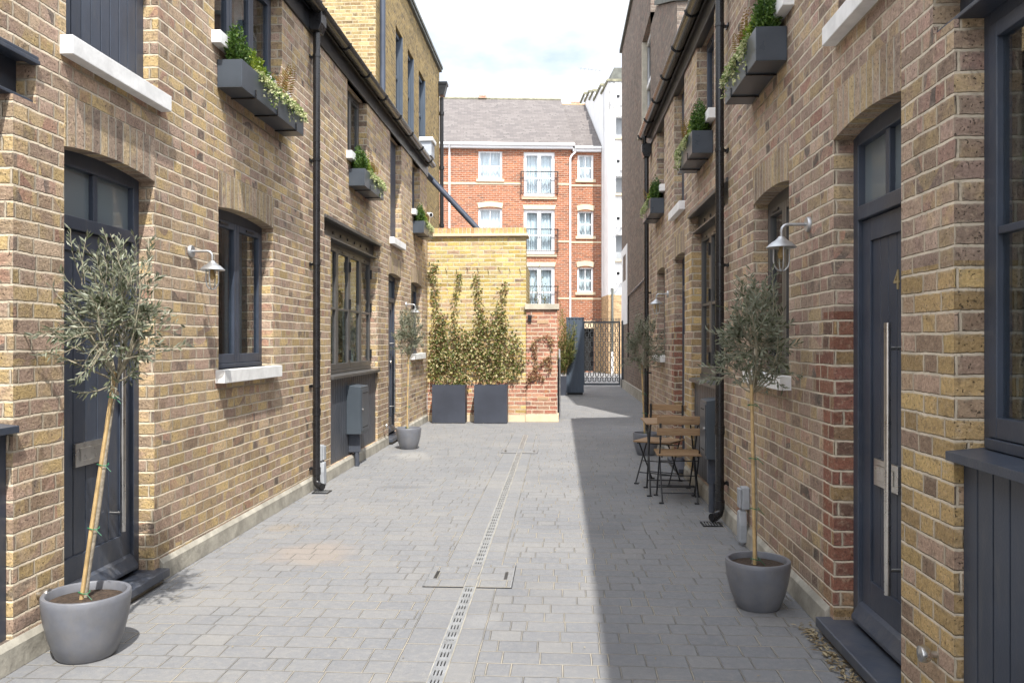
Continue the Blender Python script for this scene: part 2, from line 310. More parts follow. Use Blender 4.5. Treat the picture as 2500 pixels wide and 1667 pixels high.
def slate_mat():
    n = NT('roof_slate'); o = n.sep(n.obj)
    y = n.m('DIVIDE', n.m('ADD', o[1], 50.0), .21); row = n.m('FLOOR', y); fy = n.m('SUBTRACT', y, row)
    x = n.m('ADD', n.m('DIVIDE', n.m('ADD', o[0], 50.0), .32), n.m('MULTIPLY', n.m('MODULO', row, 2.0), .5)); k = n.m('FLOOR', x); fx = n.m('SUBTRACT', x, k)
    v, c = n.white(n.comb(k, row, 1.0)); v3 = n.sep(c)
    base = n.ramp(v, [(0, (.112, .098, .095)), (.5, (.135, .118, .112)), (1, (.162, .143, .136))])
    gap = n.m('MAXIMUM', n.m('LESS_THAN', fy, .10), n.m('MULTIPLY', n.m('LESS_THAN', fx, .05), 1.0))
    base = n.mix(n.m('MULTIPLY', gap, .55), base, (.05, .045, .045))
    chip = n.m('MULTIPLY', n.m('GREATER_THAN', v3[0], .86), n.m('MULTIPLY', n.m('LESS_THAN', n.m('ABSOLUTE', n.m('SUBTRACT', fx, v3[1])), .13), n.m('LESS_THAN', fy, .34)))
    base = n.mix(n.m('MULTIPLY', chip, .85), base, (.03, .028, .028))
    n.set(Base_Color=base, Roughness=.75); n.bump(n.m('ADD', fy, n.m('MULTIPLY', v, .3)), .02); return n.mat
M['slate'] = slate_mat()

def paver_mat(name, tray=False):
    n = NT(name); o = n.sep(n.obj)
    wob = n.noise(n.obj, 9, 2); wob2 = n.noise(n.comb(o[1], o[0], 3.0), 9, 2)
    X = n.m('ADD', n.m('ADD', o[0], 40.0), n.m('MULTIPLY', n.m('SUBTRACT', wob, .5), .006))
    Y = n.m('ADD', n.m('ADD', o[1], 40.0), n.m('MULTIPLY', n.m('SUBTRACT', wob2, .5), .006))
    band = n.m('MULTIPLY', n.m('GREATER_THAN', X, 39.25), n.m('LESS_THAN', X, 39.617))
    band = n.m('MULTIPLY', band, n.m('LESS_THAN', Y, 53.2))
    P1 = .142
    q = n.m('DIVIDE', Y, P1); row = n.m('FLOOR', q); fy = n.m('MULTIPLY', n.m('SUBTRACT', q, row), P1); dy = n.m('MINIMUM', fy, n.m('SUBTRACT', P1, fy))
    rr, _ = n.white(n.comb(row, 7.0, 3.0))
    LX = .165
    x = n.m('ADD', n.m('DIVIDE', X, LX), n.m('MULTIPLY', rr, 5.0)); k = n.m('FLOOR', x); f = n.m('SUBTRACT', x, k)
    j0 = n.m('MULTIPLY', n.white(n.comb(k, row, 9.0))[0], .62); j1 = n.m('MULTIPLY', n.white(n.comb(n.m('ADD', k, 1.0), row, 9.0))[0], .62)
    before = n.m('LESS_THAN', f, j0)
    idx = n.m('SUBTRACT', k, before)
    d0 = n.m('ABSOLUTE', n.m('SUBTRACT', f, j0)); d1 = n.m('SUBTRACT', n.m('ADD', j1, 1.0), f)
    dx = n.m('MULTIPLY', n.m('MINIMUM', d0, d1), LX)
    d = n.m('MINIMUM', dx, dy)
    # the straight band of larger setts beside the channel
    P2 = .222
    q2 = n.m('DIVIDE', Y, P2); r2 = n.m('FLOOR', q2); f2 = n.m('MULTIPLY', n.m('SUBTRACT', q2, r2), P2)
    d2 = n.m('MINIMUM', f2, n.m('SUBTRACT', P2, f2))
    d = n.m('ADD', n.m('MULTIPLY', d, n.m('SUBTRACT', 1.0, band)), n.m('MULTIPLY', d2, band))
    eb = n.m('MINIMUM', n.m('ABSOLUTE', n.m('SUBTRACT', X, 39.25)), n.m('ABSOLUTE', n.m('SUBTRACT', X, 39.617)))
    eb = n.m('ADD', eb, n.m('MULTIPLY', n.m('GREATER_THAN', Y, 53.2), 1.0))
    d = n.m('MINIMUM', d, eb)
    sb = n.m('GREATER_THAN', X, 39.46)
    idv = n.mix(band, n.comb(idx, row, 1.0), n.comb(sb, r2, 77.0))
    v, c = n.white(idv); c3 = n.sep(c)
    fine = n.noise(n.obj, 120, 3, .6)
    e = n.m('ADD', n.m('SUBTRACT', d, .0024), n.m('MULTIPLY', n.m('SUBTRACT', fine, .5), .0035))
    mask = n.smooth(e, -.001, .003)
    base = n.ramp(v, [(0, (.178, .183, .196)), (.3, (.192, .196, .207)), (.6, (.203, .205, .213)), (.85, (.186, .192, .206)), (1, (.220, .219, .220))])
    mott = n.noise(n.obj, 26, 5, .7)
    base = n.mix(n.m('MULTIPLY', n.smooth(mott, .42, .70), .5), base, (.27, .263, .250))
    base = n.mix(n.m('MULTIPLY', n.smooth(n.noise(n.obj, 160, 2), .55, .75), .35), base, (.09, .093, .10))
    big = n.noise(n.obj, .8, 4, .6)
    base = n.mix(n.m('MULTIPLY', n.smooth(big, .45, .72), .30), base, (.30, .285, .26))
    base = n.mix(n.m('MULTIPLY', n.smooth(n.noise(n.comb(o[1], o[0], 5.0), .55, 4, .6), .5, .75), .35), base, (.12, .125, .14))
    def blob(cx, cy, rx, ry, col, amt):
        nonlocal base
        a = n.m('POWER', n.m('DIVIDE', n.m('SUBTRACT', o[0], cx), rx), 2.0); b = n.m('POWER', n.m('DIVIDE', n.m('SUBTRACT', o[1], cy), ry), 2.0)
        r_ = n.m('SQRT', n.m('ADD', a, b)); r_ = n.m('ADD', r_, n.m('MULTIPLY', n.m('SUBTRACT', n.noise(n.obj, 4, 4), .5), 1.1))
        base = n.mix(n.m('MULTIPLY', n.smooth(r_, 1.0, .35), amt), base, col)
    blob(-1.72, 5.6, .42, .42, (.30, .245, .20), .5)
    blob(-2.2, 6.35, .16, .2, (.26, .22, .17), .5)
    blob(-1.6, 8.2, .30, .14, (.13, .133, .145), .5); blob(.35, 6.4, .22, .3, (.14, .142, .152), .4); blob(-1.1, 9.3, .16, .4, (.15, .152, .16), .4)
    blob(-1.95, 10.5, .35, .4, (.34, .33, .31), .45)
    blob(-1.2, 3.2, .3, .3, (.27, .25, .22), .35)
    blob(-.42, 4.3, .13, .16, (.32, .32, .32), .25)
    sand = n.mix(n.smooth(n.noise(n.obj, 2.5, 3), .35, .65), (.20, .195, .185), (.38, .345, .285))
    col = n.mix(mask, sand, base)
    n.set(Base_Color=col, Roughness=.8, Specular_IOR_Level=.3)
    n.bump(n.m('ADD', mask, n.m('MULTIPLY', n.noise(n.obj, 40, 6, .72), .8)), .007)
    return n.mat
M['paver'] = paver_mat('stone_setts')

# ------------------------------------------------------------------ mesh helpers
class MB:
    def __init__(s): s.v = []; s.f = []; s.smooth = False
    def quad(s, a, b, c, d):
        i = len(s.v); s.v += [a, b, c, d]; s.f.append((i, i+1, i+2, i+3)); return s
    def poly(s, pts):
        i = len(s.v); s.v += list(pts); s.f.append(tuple(range(i, i+len(pts)))); return s
    def box(s, x0, x1, y0, y1, z0, z1):
        if x0 > x1: x0, x1 = x1, x0
        if y0 > y1: y0, y1 = y1, y0
        if z0 > z1: z0, z1 = z1, z0
        i = len(s.v)
        s.v += [(x0, y0, z0), (x1, y0, z0), (x1, y1, z0), (x0, y1, z0), (x0, y0, z1), (x1, y0, z1), (x1, y1, z1), (x0, y1, z1)]
        s.f += [(i, i+3, i+2, i+1), (i+4, i+5, i+6, i+7), (i, i+1, i+5, i+4), (i+1, i+2, i+6, i+5), (i+2, i+3, i+7, i+6), (i+3, i, i+4, i+7)]
        return s
    def prism(s, pts, d):       # polygon (3-D points, planar) swept by the vector d
        n = len(pts); d = Vector(d); i = len(s.v)
        s.v += [tuple(p) for p in pts] + [tuple(Vector(p)+d) for p in pts]
        s.f.append(tuple(range(i+n-1, i-1, -1))); s.f.append(tuple(range(i+n, i+2*n)))
        for k in range(n): s.f.append((i+k, i+(k+1) % n, i+n+(k+1) % n, i+n+k))
        return s
    def tube(s, pts, r, n=8, caps=True):
        pts = [Vector(p) for p in pts]; m = len(pts); i = len(s.v)
        rs = r if isinstance(r, (list, tuple)) else [r]*m
        up = None
        for k, p in enumerate(pts):
            d = (pts[min(k+1, m-1)]-pts[max(k-1, 0)])
            if d.length < 1e-9: d = Vector((0, 0, 1))
            d.normalize()
            if up is None:
                up = Vector((0, 0, 1)) if abs(d.z) < .9 else Vector((1, 0, 0))
            a = up-d*up.dot(d)
            if a.length < 1e-5: a = d.orthogonal()
            a.normalize(); up = a; b = d.cross(a)
            for j in range(n):
                t = 2*math.pi*j/n; s.v.append(tuple(p+(a*math.cos(t)+b*math.sin(t))*rs[k]))
        for k in range(m-1):
            for j in range(n):
                a0 = i+k*n+j; a1 = i+k*n+(j+1) % n; s.f.append((a0, a1, a1+n, a0+n))
        if caps:
            s.f.append(tuple(i+j for j in range(n-1, -1, -1))); s.f.append(tuple(i+(m-1)*n+j for j in range(n)))
        return s
    def lathe(s, prof, c=(0, 0, 0), n=32, axis='z'):
        i = len(s.v); m = len(prof)
        for r_, h in prof:
            for j in range(n):
                t = 2*math.pi*j/n; a, b = r_*math.cos(t), r_*math.sin(t)
                s.v.append((c[0]+a, c[1]+b, c[2]+h) if axis == 'z' else (c[0]+h, c[1]+a, c[2]+b))
        for k in range(m-1):
            for j in range(n):
                a0 = i+k*n+j; a1 = i+k*n+(j+1) % n; s.f.append((a0, a1, a1+n, a0+n))
        return s
    def leaf(s, p, d, nrm, L, w, fold=.25):
        d = Vector(d).normalized(); nrm = Vector(nrm); sd = d.cross(nrm)
        if sd.length < 1e-4: sd = d.orthogonal()
        sd.normalize(); up = sd.cross(d); p = Vector(p); i = len(s.v); c = p+d*L*.5
        s.v += [tuple(p), tuple(c+sd*w*.5+up*w*fold), tuple(p+d*L), tuple(c-sd*w*.5+up*w*fold)]
        s.f += [(i, i+1, i+2), (i, i+2, i+3)]
        return s

def rv(): 
    while True:
        v = Vector((random.uniform(-1, 1), random.uniform(-1, 1), random.uniform(-1, 1)))
        if .05 < v.length < 1: return v.normalized()

def root(name, loc, label=None, cat=None, group=None, kind=None, rotz=0):
    o = bpy.data.objects.new(name, None); COL.objects.link(o); o.empty_display_size = .2
    o.location = loc; o.rotation_euler = (0, 0, rotz); o['_l'] = 0
    del o['_l']; tag(o, label, cat, group, kind); return o
def tag(o, label=None, cat=None, group=None, kind=None):
    if label: o['label'] = label
    if cat: o['category'] = cat
    if group: o['group'] = group
    if kind: o['kind'] = kind
def rootloc(o):
    while o.parent: o = o.parent
    return Vector(o.location)
def part(name, mb, mat, parent=None, bevel=0, smooth=False, local=False, label=None):
    """one mesh object; vertices are given in world space unless local (then in the thing's own space)"""
    me = bpy.data.meshes.new(name)
    off = Vector((0, 0, 0)) if (local or parent is None) else rootloc(parent)
    me.from_pydata([tuple(Vector(v)-off) for v in mb.v], [], mb.f); me.update()
    if smooth:
        for p in me.polygons: p.use_smooth = True
    me.materials.append(M[mat] if isinstance(mat, str) else mat)
    o = bpy.data.objects.new(name, me); COL.objects.link(o)
    if parent is not None: o.parent = parent
    if bevel:
        b = o.modifiers.new('bevel', 'BEVEL'); b.width = bevel; b.segments = 2; b.limit_method = 'ANGLE'; b.angle_limit = R(40)
        b.use_clamp_overlap = True
    if smooth:
        try: me.set_sharp_from_angle(angle=R(42))
        except Exception: pass
    if label: o['label'] = label
    return o
def copy_tree(o, parent=None):
    c = o.copy(); COL.objects.link(c); c.parent = parent
    for ch in list(o.children): copy_tree(ch, c)
    return c
def text_mesh(txt, size, depth):
    cu = bpy.data.curves.new('lettering', 'FONT'); cu.body = txt; cu.size = size; cu.extrude = depth; cu.resolution_u = 3
    ob = bpy.data.objects.new('lettering', cu); COL.objects.link(ob)
    dg = bpy.context.evaluated_depsgraph_get(); me = bpy.data.meshes.new_from_object(ob.evaluated_get(dg))
    vs = [tuple(v.co) for v in me.vertices]; fs = [tuple(p.vertices) for p in me.polygons]
    bpy.data.objects.remove(ob); bpy.data.curves.remove(cu); bpy.data.meshes.remove(me); return vs, fs

# ------------------------------------------------------------------ ground
g = part('paved_ground', MB().quad((-160, -160, 0), (160, -160, 0), (160, 220, 0), (-160, 220, 0)), 'paver'); tag(g, 'grey stone setts paving the mews lane', 'paving', None, 'structure')

# ------------------------------------------------------------------ the two terraces: d = distance out of the wall plane into the lane
class Terrace:
    def __init__(s, wall_x, sign, name, label, mat):
        s.x, s.s, s.mat = wall_x, sign, mat
        s.root = root(name, (wall_x, 0, 0), label, 'building')
        s.open = []
    def X(s, d): return s.x+s.s*d
    def bx(s, mb, d0, d1, y0, y1, z0, z1): return mb.box(s.X(d0), s.X(d1), y0, y1, z0, z1)
    def P(s, d, y, z): return (s.X(d), y, z)
    def wall(s, y0, y1, z0, z1, th=.34):
        ys = sorted({y0, y1} | {v for o in s.open for v in o[:2] if y0 < v < y1}); zs = sorted({z0, z1} | {v for o in s.open for v in o[2:4] if z0 < v < z1})
        def solid(i, j):
            if not (0 <= i < len(ys)-1 and 0 <= j < len(zs)-1): return False
            yc, zc = (ys[i]+ys[i+1])/2, (zs[j]+zs[j+1])/2
            return not any(o[0] < yc < o[1] and o[2] < zc < o[3] for o in s.open)
        mb = MB(); P = s.P
        def q(a, b, c, d):
            mb.quad(a, b, c, d) if s.s > 0 else mb.quad(d, c, b, a)
        for i in range(len(ys)-1):
            for j in range(len(zs)-1):
                if not solid(i, j): continue
                a, b, c, d = ys[i], ys[i+1], zs[j], zs[j+1]
                q(P(0, a, c), P(0, b, c), P(0, b, d), P(0, a, d)); q(P(-th, a, d), P(-th, b, d), P(-th, b, c), P(-th, a, c))
                if not solid(i-1, j): q(P(-th, a, c), P(0, a, c), P(0, a, d), P(-th, a, d))
                if not solid(i+1, j): q(P(0, b, c), P(-th, b, c), P(-th, b, d), P(0, b, d))
                if not solid(i, j-1): q(P(0, a, c), P(-th, a, c), P(-th, b, c), P(0, b, c))
                if not solid(i, j+1): q(P(0, a, d), P(0, b, d), P(-th, b, d), P(-th, a, d))
        part('wall', mb, s.mat, s.root)
        # dark lining behind the openings, so that no daylight comes through them
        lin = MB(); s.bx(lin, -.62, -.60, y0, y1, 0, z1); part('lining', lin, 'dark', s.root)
    def arch(s, y0, y1, zs, zt, rise=.034, depth=.2):
        n = 14; pts = []
        for k in range(n+1):
            t = k/n; pts.append((y0+(y1-y0)*t, zs+rise*(1-(2*t-1)**2)))
        mb = MB(); P = s.P; e = .003
        for k in range(n):
            (a, za), (b, zb) = pts[k], pts[k+1]
            lo = [P(e, a, za), P(e, b, zb), P(e, b, zt), P(e, a, zt)]
            mb.poly(lo if s.s > 0 else lo[::-1])
            so = [P(-depth, a, za), P(-depth, b, zb), P(e, b, zb), P(e, a, za)]
            mb.poly(so if s.s > 0 else so[::-1])
            mb.poly([P(-depth, a, zt), P(-depth, b, zt), P(-depth, b, zb), P(-depth, a, za)])
        mb.poly([P(e, y0, zt), P(e, y1, zt), P(-depth, y1, zt), P(-depth, y0, zt)])
        for yy, zz in ((y0, zs), (y1, zs)): mb.poly([P(-depth, yy, zz), P(e, yy, zz), P(e, yy, zt), P(-depth, yy, zt)])
        part('arch', mb, 'soldier', s.root)
    def sill(s, y0, y1, z0, z1, parent, proj=.066):
        mb = MB(); s.bx(mb, -.09, proj, y0, y1, z0, z1); part('sill', mb, 'white', parent, .004)
    def door(s, y0, y1, ztop, bar_y, flip, number=None, arch=(2.44, 2.70)):
        s.open.append((y0, y1, 0.0, arch[1])); s.arch(y0, y1, *arch)
        r = -.095
        fr = MB()
        for a, b in ((y0, y0+.065), (y1-.065, y1)): s.bx(fr, r-.07, r, a, b, .09, ztop+.1)
        s.bx(fr, r-.07, r, y0+.065, y1-.065, ztop-.045, ztop+.1)                       # head
        s.bx(fr, r-.07, r+.004, y0+.065, y1-.065, 2.06, 2.128)                           # transom
        ym = (y0+y1)/2; s.bx(fr, r-.06, r-.008, ym-.022, ym+.022, 2.128, ztop-.045)
        D = part('door', fr, 'paint', s.root, .004)
        pn = MB()
        for a, b in ((y0+.065, ym-.022), (ym+.022, y1-.065)): s.bx(pn, r-.045, r-.035, a, b, 2.128, ztop-.045)
        part('fanlight', pn, 'fan', D)
        lf = MB(); a, b = y0+.068, y1-.068; L = r-.02
        s.bx(lf, L-.05, L, a, a+.10, .10, 2.056); s.bx(lf, L-.05, L, b-.10, b, .10, 2.056)
        s.bx(lf, L-.05, L, a+.10, b-.10, 1.95, 2.056); s.bx(lf, L-.05, L, a+.10, b-.10, .10, .33)
        w = (b-a-.2)/5
        for k in range(5): s.bx(lf, L-.045, L-.012, a+.10+k*w+.003, a+.10+(k+1)*w-.003, .33, 1.95)
        s.bx(lf, L-.05, L-.018, a+.10, b-.10, .33, 1.95)
        part('leaf', lf, 'paint', D, .0025)
        wb = MB(); wb.prism([s.P(L-.0, a, .205), s.P(L+.022, a, .19), s.P(L+.055, a, .135), s.P(L+.055, a, .115), s.P(L-.0, a, .115)], (0, b-a, 0)); part('weather_bar', wb, 'paint', D, .006)
        h = MB(); h.tube([s.P(L+.075, bar_y, .385), s.P(L+.075, bar_y, 1.55)], .0145, 14)
        for zz in (.49, 1.44): h.tube([s.P(L, bar_y, zz), s.P(L+.075, bar_y, zz)], .0095, 10)
        part('handle', h, 'steel', D, smooth=True)
        lc = (y0+y1)/2-.04*flip
        lb = MB(); s.bx(lb, L-.012, L+.006, lc-.135, lc+.135, .80, .925); s.bx(lb, L+.006, L+.011, lc-.095, lc+.095, .828, .898); part('letterbox', lb, 'steel', D, .003)
        lk = MB(); lk.lathe([(.0, .012), (.022, .012), (.024, 0)], s.P(L, bar_y-.0, 1.02) if False else (s.X(L), bar_y+.055*flip, 1.16), 16, 'x'); part('lock', lk, 'steel', D)
        st = MB(); s.bx(st, -.17, .075, y0-.08, y1+.05, .035, .085); part('step', st, 'paint', s.root, .006)
        st2 = MB(); s.bx(st2, -.17, .04, y0-.02, y1+.02, 0, .035); part('step_base', st2, 'conc', s.root)
        if number:
            vs, fs = text_mesh(number, .125, .004); mb = MB(); y_c, z_c = 3.745, 1.70
            mb.v = [(s.X(L-.010+z), y_c+(-x if s.s < 0 else x), z_c+y) for x, y, z in vs]; mb.f = fs; part('house_number', mb, 'brass', D)
        return D
    def casement(s, y0, y1, z0, z1, n=2, bar=None, sill=None, hinges=False, mat='paint', r=-.10, name='window', arch=None, glass='wglass'):
        s.open.append((y0, y1, z0, arch[1] if arch else z1))
        if arch: s.arch(y0, y1, *arch)
        fr = MB(); t = .045; zt = z1+(.07 if arch else 0)
        s.bx(fr, r-.07, r, y0, y0+t, z0, zt); s.bx(fr, r-.07, r, y1-t, y1, z0, zt); s.bx(fr, r-.07, r, y0+t, y1-t, z1-t, zt); s.bx(fr, r-.07, r+.02, y0+t, y1-t, z0, z0+t*.8)
        Wd = part(name, fr, mat, s.root, .003)
        w = (y1-y0-2*t)/n
        for k in range(n):
            a, b = y0+t+k*w+.002, y0+t+(k+1)*w-.002; c = .05; za, zb = z0+t*.8+.003, z1-t-.003
            m = MB(); s.bx(m, r-.045, r+.008, a, a+c, za, zb); s.bx(m, r-.045, r+.008, b-c, b, za, zb); s.bx(m, r-.045, r+.008, a+c, b-c, za, za+c+.02); s.bx(m, r-.045, r+.008, a+c, b-c, zb-c, zb)
            if bar: s.bx(m, r-.03, r+.004, a+c, b-c, bar-.013, bar+.013)
            sa = part('sash', m, mat, Wd, .003)
            p = MB(); s.bx(p, r-.022, r-.014, a+c, b-c, za+c+.02, zb-c); part('pane', p, glass, sa)
            v = MB(); s.bx(v, r+.008, r+.018, (a+b)/2-.08, (a+b)/2+.08, zb-.036, zb-.018); part('vent', v, 'paintd', sa, .004)
        cm = MB(); nn_ = 26; cw = (y1-y0)*.30
        for c0, c1 in ((y0+.03, y0+.03+cw), (y1-.03-cw*.8, y1-.03)):
            ff = lambda y: r-.20-.022*math.sin(y*62)-.014*math.sin(y*113+1)
            for k in range(nn_):
                a, b = c0+(c1-c0)*k/nn_, c0+(c1-c0)*(k+1)/nn_; cm.quad(s.P(ff(a), a, z0+.04), s.P(ff(b), b, z0+.04), s.P(ff(b), b, z1), s.P(ff(a), a, z1))
        part('curtain', cm, 'blind', Wd)
        if hinges:
            for k in range(0, n+1, 2):
                yy = y0+t+k*w
                yy = min(max(yy, y0+t*.5), y1-t*.5)
                for zz in (z0+.2, z0+(z1-z0)*.55, z1-.22):
                    m = MB(); m.tube([s.P(r+.016, yy, zz-.06), s.P(r+.016, yy, zz+.06)], .013, 10); part('hinge', m, 'paintd', Wd)
        if sill: s.sill(sill[0], sill[1], sill[2], sill[3], Wd)
        return Wd
    def shopfront(s, y0, y1, n=4, mat='paintb'):
        zl = 2.585; Wd = s.casement(y0, y1, 1.107, zl, n, 1.84, None, True, mat, -.10, 'casement_window')
        s.open.append((y0, y1, .13, 1.107)); s.open.append((y0-.24, y1+.16, zl, 2.805))
        b = MB(); a0, a1 = y0-.24, y1+.16
        s.bx(b, -.115, -.095, a0, a1, zl, 2.80); s.bx(b, -.16, .016, a0, a1, 2.786, 2.803); s.bx(b, -.16, -.012, a0, a1, zl+.001, zl+.017)
        s.bx(b, -.02, .020, a0-.005, a1+.005, 2.765, 2.7855)
        L = part('lintel', b, mat, s.root, .003)
        k = y0+.1
        while k < y1:
            m = MB(); m.lathe([(0, .014*s.s), (.018, .012*s.s), (.018, 0)], (s.X(-.095), k, 2.69), 6, 'x'); part('bolt', m, mat, L); k += .32
        p = MB(); s.bx(p, -.06, -.045, y0, y1, .13, 1.085)
        nb = max(4, int((y1-y0)/.095)); w = (y1-y0)/nb
        for k in range(nb): s.bx(p, -.045, -.03, y0+k*w+.004, y0+(k+1)*w-.004, .13, 1.085)
        part('boarded_panel', p, 'paint' if mat == 'paint' else 'paintp', s.root, .002)
        m = MB(); m.prism([s.P(-.12, y0-.0, 1.107), s.P(.03, y0, 1.092), s.P(.03, y0, 1.06), s.P(.012, y0, 1.06), s.P(-.06, y0, 1.086), s.P(-.12, y0, 1.086)], (0, y1-y0, 0)); part('panel_sill', m, mat, s.root, .002)
    def panel(s, y0, y1, z0, z1, sl, mat='paint'):
        s.open.append((y0, y1, z0, z1)); p = MB(); s.bx(p, -.13, -.105, y0, y1, z0, z1)
        n = max(3, round((y1-y0)/.095)); w = (y1-y0)/n
        for k in range(n): s.bx(p, -.105, -.09, y0+k*w+.004, y0+(k+1)*w-.004, z0, z1)
        o = part('boarded_window', p, mat, s.root, .002); s.sill(y0-.05, y1+.045, sl[0], sl[1], o)
    def plinth(s, spans, h=.135):
        mb = MB()
        for a, b in spans: mb.prism([s.P(0, a, 0), s.P(.028, a, 0), s.P(.022, a, h-.03), s.P(0, a, h)], (0, b-a, 0))
        part('plinth', mb, 'conc', s.root, .003)
    def eaves(s, y0, y1, zf, zg, hops=None):
        f = MB(); s.bx(f, -.05, .022, y0, y1, zf, zg+.05); s.bx(f, .022, .04, y0, y1, zg-.04, zg+.045); part('fascia', f, 'paintd', s.root, .003)
        gm = MB(); n = 10; c = .105; r_ = .064; prof = []
        for k in range(n+1):
            t = math.pi*k/n; prof.append((c+r_*math.cos(t), zg-r_*math.sin(t)))
        prof += [(c-r_*.9*math.cos(math.pi*k/n), zg-r_*.9*math.sin(math.pi*k/n)) for k in range(n+1)]
        i = len(gm.v); m = len(prof)
        for yy in (y0, y1): gm.v += [s.P(d, yy, z) for d, z in prof]
        for k in range(m): gm.f.append((k, (k+1) % m, m+(k+1) % m, m+k))
        gm.f.append(tuple(range(m))); gm.f.append(tuple(range(2*m-1, m-1, -1)))
        G = part('gutter', gm, 'gutter', s.root, smooth=True)
        yy = y0+.5
        while yy < y1:
            b = MB(); pts = [s.P(c+(r_+.006)*math.cos(math.pi*k/10), yy, zg-(r_+.006)*math.sin(math.pi*k/10)) for k in range(11)]
            b.tube(pts+[s.P(.04, yy, zg-.02)], .009, 6); part('gutter_bracket', b, 'plast', G); yy += .95
        rf = MB(); rf.prism([s.P(.07, y0, zg+.03), s.P(.07, y0, zg+.055), s.P(-3.2, y0, zg+1.35), s.P(-3.2, y0, zg+1.30)], (0, y1-y0, 0))
        rf.prism([s.P(-3.2, y0, zg+1.35), s.P(-6.4, y0, zg+.03), s.P(-6.4, y0, zg-.02), s.P(-3.2, y0, zg+1.30)], (0, y1-y0, 0)); part('roof', rf, 'slatedk', s.root)
    def downpipe(s, y, ztop, hop, clips, couple=(), r=.035, d=.07):
        mb = MB(); mb.tube([s.P(d, y, ztop), s.P(d, y, .15), s.P(d, y, .105), s.P(d+.012, y-.012, .075), s.P(d+.04, y-.035, .058), s.P(d+.075, y-.06, .052)], r, 16, caps=False)
        mb.tube([s.P(d+.075, y-.06, .052), s.P(d+.05, y-.043, .054)], [r*.86, r*.8], 16)
        D = part('downpipe', mb, 'plast', s.root, smooth=True)
        for z in couple: D2 = part('coupling', MB().tube([s.P(d, y, z-.035), s.P(d, y, z+.035)], r+.006, 16), 'plast', D, smooth=True)
        for z in clips:
            m = MB(); m.tube([s.P(d, y, z-.012), s.P(d, y, z+.012)], r+.005, 16); s.bx(m, -.002, d, y+r*.6, y+r*.6+.012, z-.012, z+.012); s.bx(m, -.002, .01, y-.02, y+.07, z-.015, z+.015); part('clip', m, 'plast', D)
        if hop:
            m = MB(); zt, zb = hop
            m.prism([s.P(-.0+.005, y-.085, zt), s.P(.145, y-.085, zt), s.P(.145, y-.085, zt-(zt-zb)*.62), s.P(.115, y-.085, zb), s.P(.03, y-.085, zb), s.P(.005, y-.085, zt-(zt-zb)*.62)], (0, .17, 0))
            part('hopper', m, 'plast', D, .006)
            part('outlet', MB().tube([s.P(.105, y-.02, zt+.12), s.P(.105, y-.02, zt+.03), s.P(d, y, zt-.02)], .03, 12), 'plast', D, smooth=True)
    def stop(s, y, z, d0=0):
        m = MB(); k = s.s
        m.lathe([(.012, 0), (.012, .02*k), (.026, .03*k), (.032, .045*k), (.028, .06*k), (.0, .066*k)], (s.X(d0), y, z), 18, 'x'); part('door_stop', m, 'steel', s.root, smooth=True)

TL = Terrace(-2.46, 1, 'brick_terrace', 'sunlit stock brick mews terrace along the whole left-hand side of the lane', 'stockL')
TL.shopfront(1.35, 3.55, 4, 'paint')
TL.door(3.93, 4.835, 2.43, 4.55, 1)
TL.panel(3.945, 4.88, 2.98, 4.5, (2.885, 2.98))
TL.casement(5.77, 6.90, 1.265, 2.44, 2, None, (5.72, 6.94, 1.17, 1.265), arch=(2.44, 2.70))
TL.casement(5.70, 7.12, 3.67, 4.5, 3, None, (5.65, 7.17, 3.58, 3.67))
TL.shopfront(8.66, 10.93, 4, 'paintb')
TL.casement(9.35, 10.30, 3.67, 4.5, 2, None, (9.30, 10.35, 3.58, 3.67), mat='paintb')
TL.door(11.62, 12.53, 2.43, 12.25, 1)
TL.panel(11.75, 12.57, 2.98, 4.5, (2.885, 2.98))
TL.casement(13.4, 14.45, 1.265, 2.44, 2, None, (13.35, 14.5, 1.17, 1.265), arch=(2.44, 2.70))
TL.casement(13.5, 14.25, 3.67, 4.5, 2, None, (13.45, 14.3, 3.58, 3.67))
TL.wall(-4, 15.0, 0, 4.62)
e = MB(); TL.bx(e, -6.3, -.343, 14.7, 15.0, 0, 4.72); part('end_wall', e, 'stockL', TL.root)
TL.plinth([(-4, 3.86), (4.90, 11.53), (12.59, 14.99)])
TL.eaves(-4, 15.02, 4.50, 4.73)
TL.downpipe(7.92, 4.5, (4.68, 4.50), (4.27, 3.25, 2.23, 1.03, .22), (.78, .2))
TL.stop(3.72, .28); TL.stop(11.25, .3)
k = MB(); TL.bx(k, -.06, .14, 14.66, 15.02, 4.82, 5.08); o = part('kneeler', k, 'gplast', TL.root, .006)
k = MB(); TL.bx(k, -.08, .17, 14.62, 15.05, 5.08, 5.15); part('kneeler_cap', k, 'white', o, .008)

TR = Terrace(1.36, -1, 'brick_terrace', 'shaded stock brick mews terrace along the right-hand side behind the folding chairs', 'stockR')
TR.shopfront(.75, 2.92, 3, 'paint')
TR.door(3.36, 4.17, 2.47, 3.60, -1, '4', (2.47, 2.71))
TR.panel(3.36, 4.10, 3.02, 4.42, (2.93, 3.02))
TR.casement(4.97, 5.87, 1.265, 2.43, 2, None, (4.92, 5.92, 1.18, 1.265), arch=(2.43, 2.67), mat='paintb')
TR.casement(5.0, 6.05, 3.52, 4.42, 2, None, (4.86, 6.1, 3.43, 3.52))
TR.shopfront(6.98, 8.60, 3, 'paintb')
TR.casement(7.35, 8.28, 3.52, 4.42, 2, None, (7.27, 8.33, 3.43, 3.52))
TR.door(9.07, 9.90, 2.43, 9.3, -1)
TR.panel(9.10, 9.90, 3.01, 4.42, (2.915, 3.01))
TR.casement(10.79, 11.64, 1.29, 2.43, 2, None, (10.74, 11.69, 1.20, 1.29), arch=(2.43, 2.67), mat='paintb')
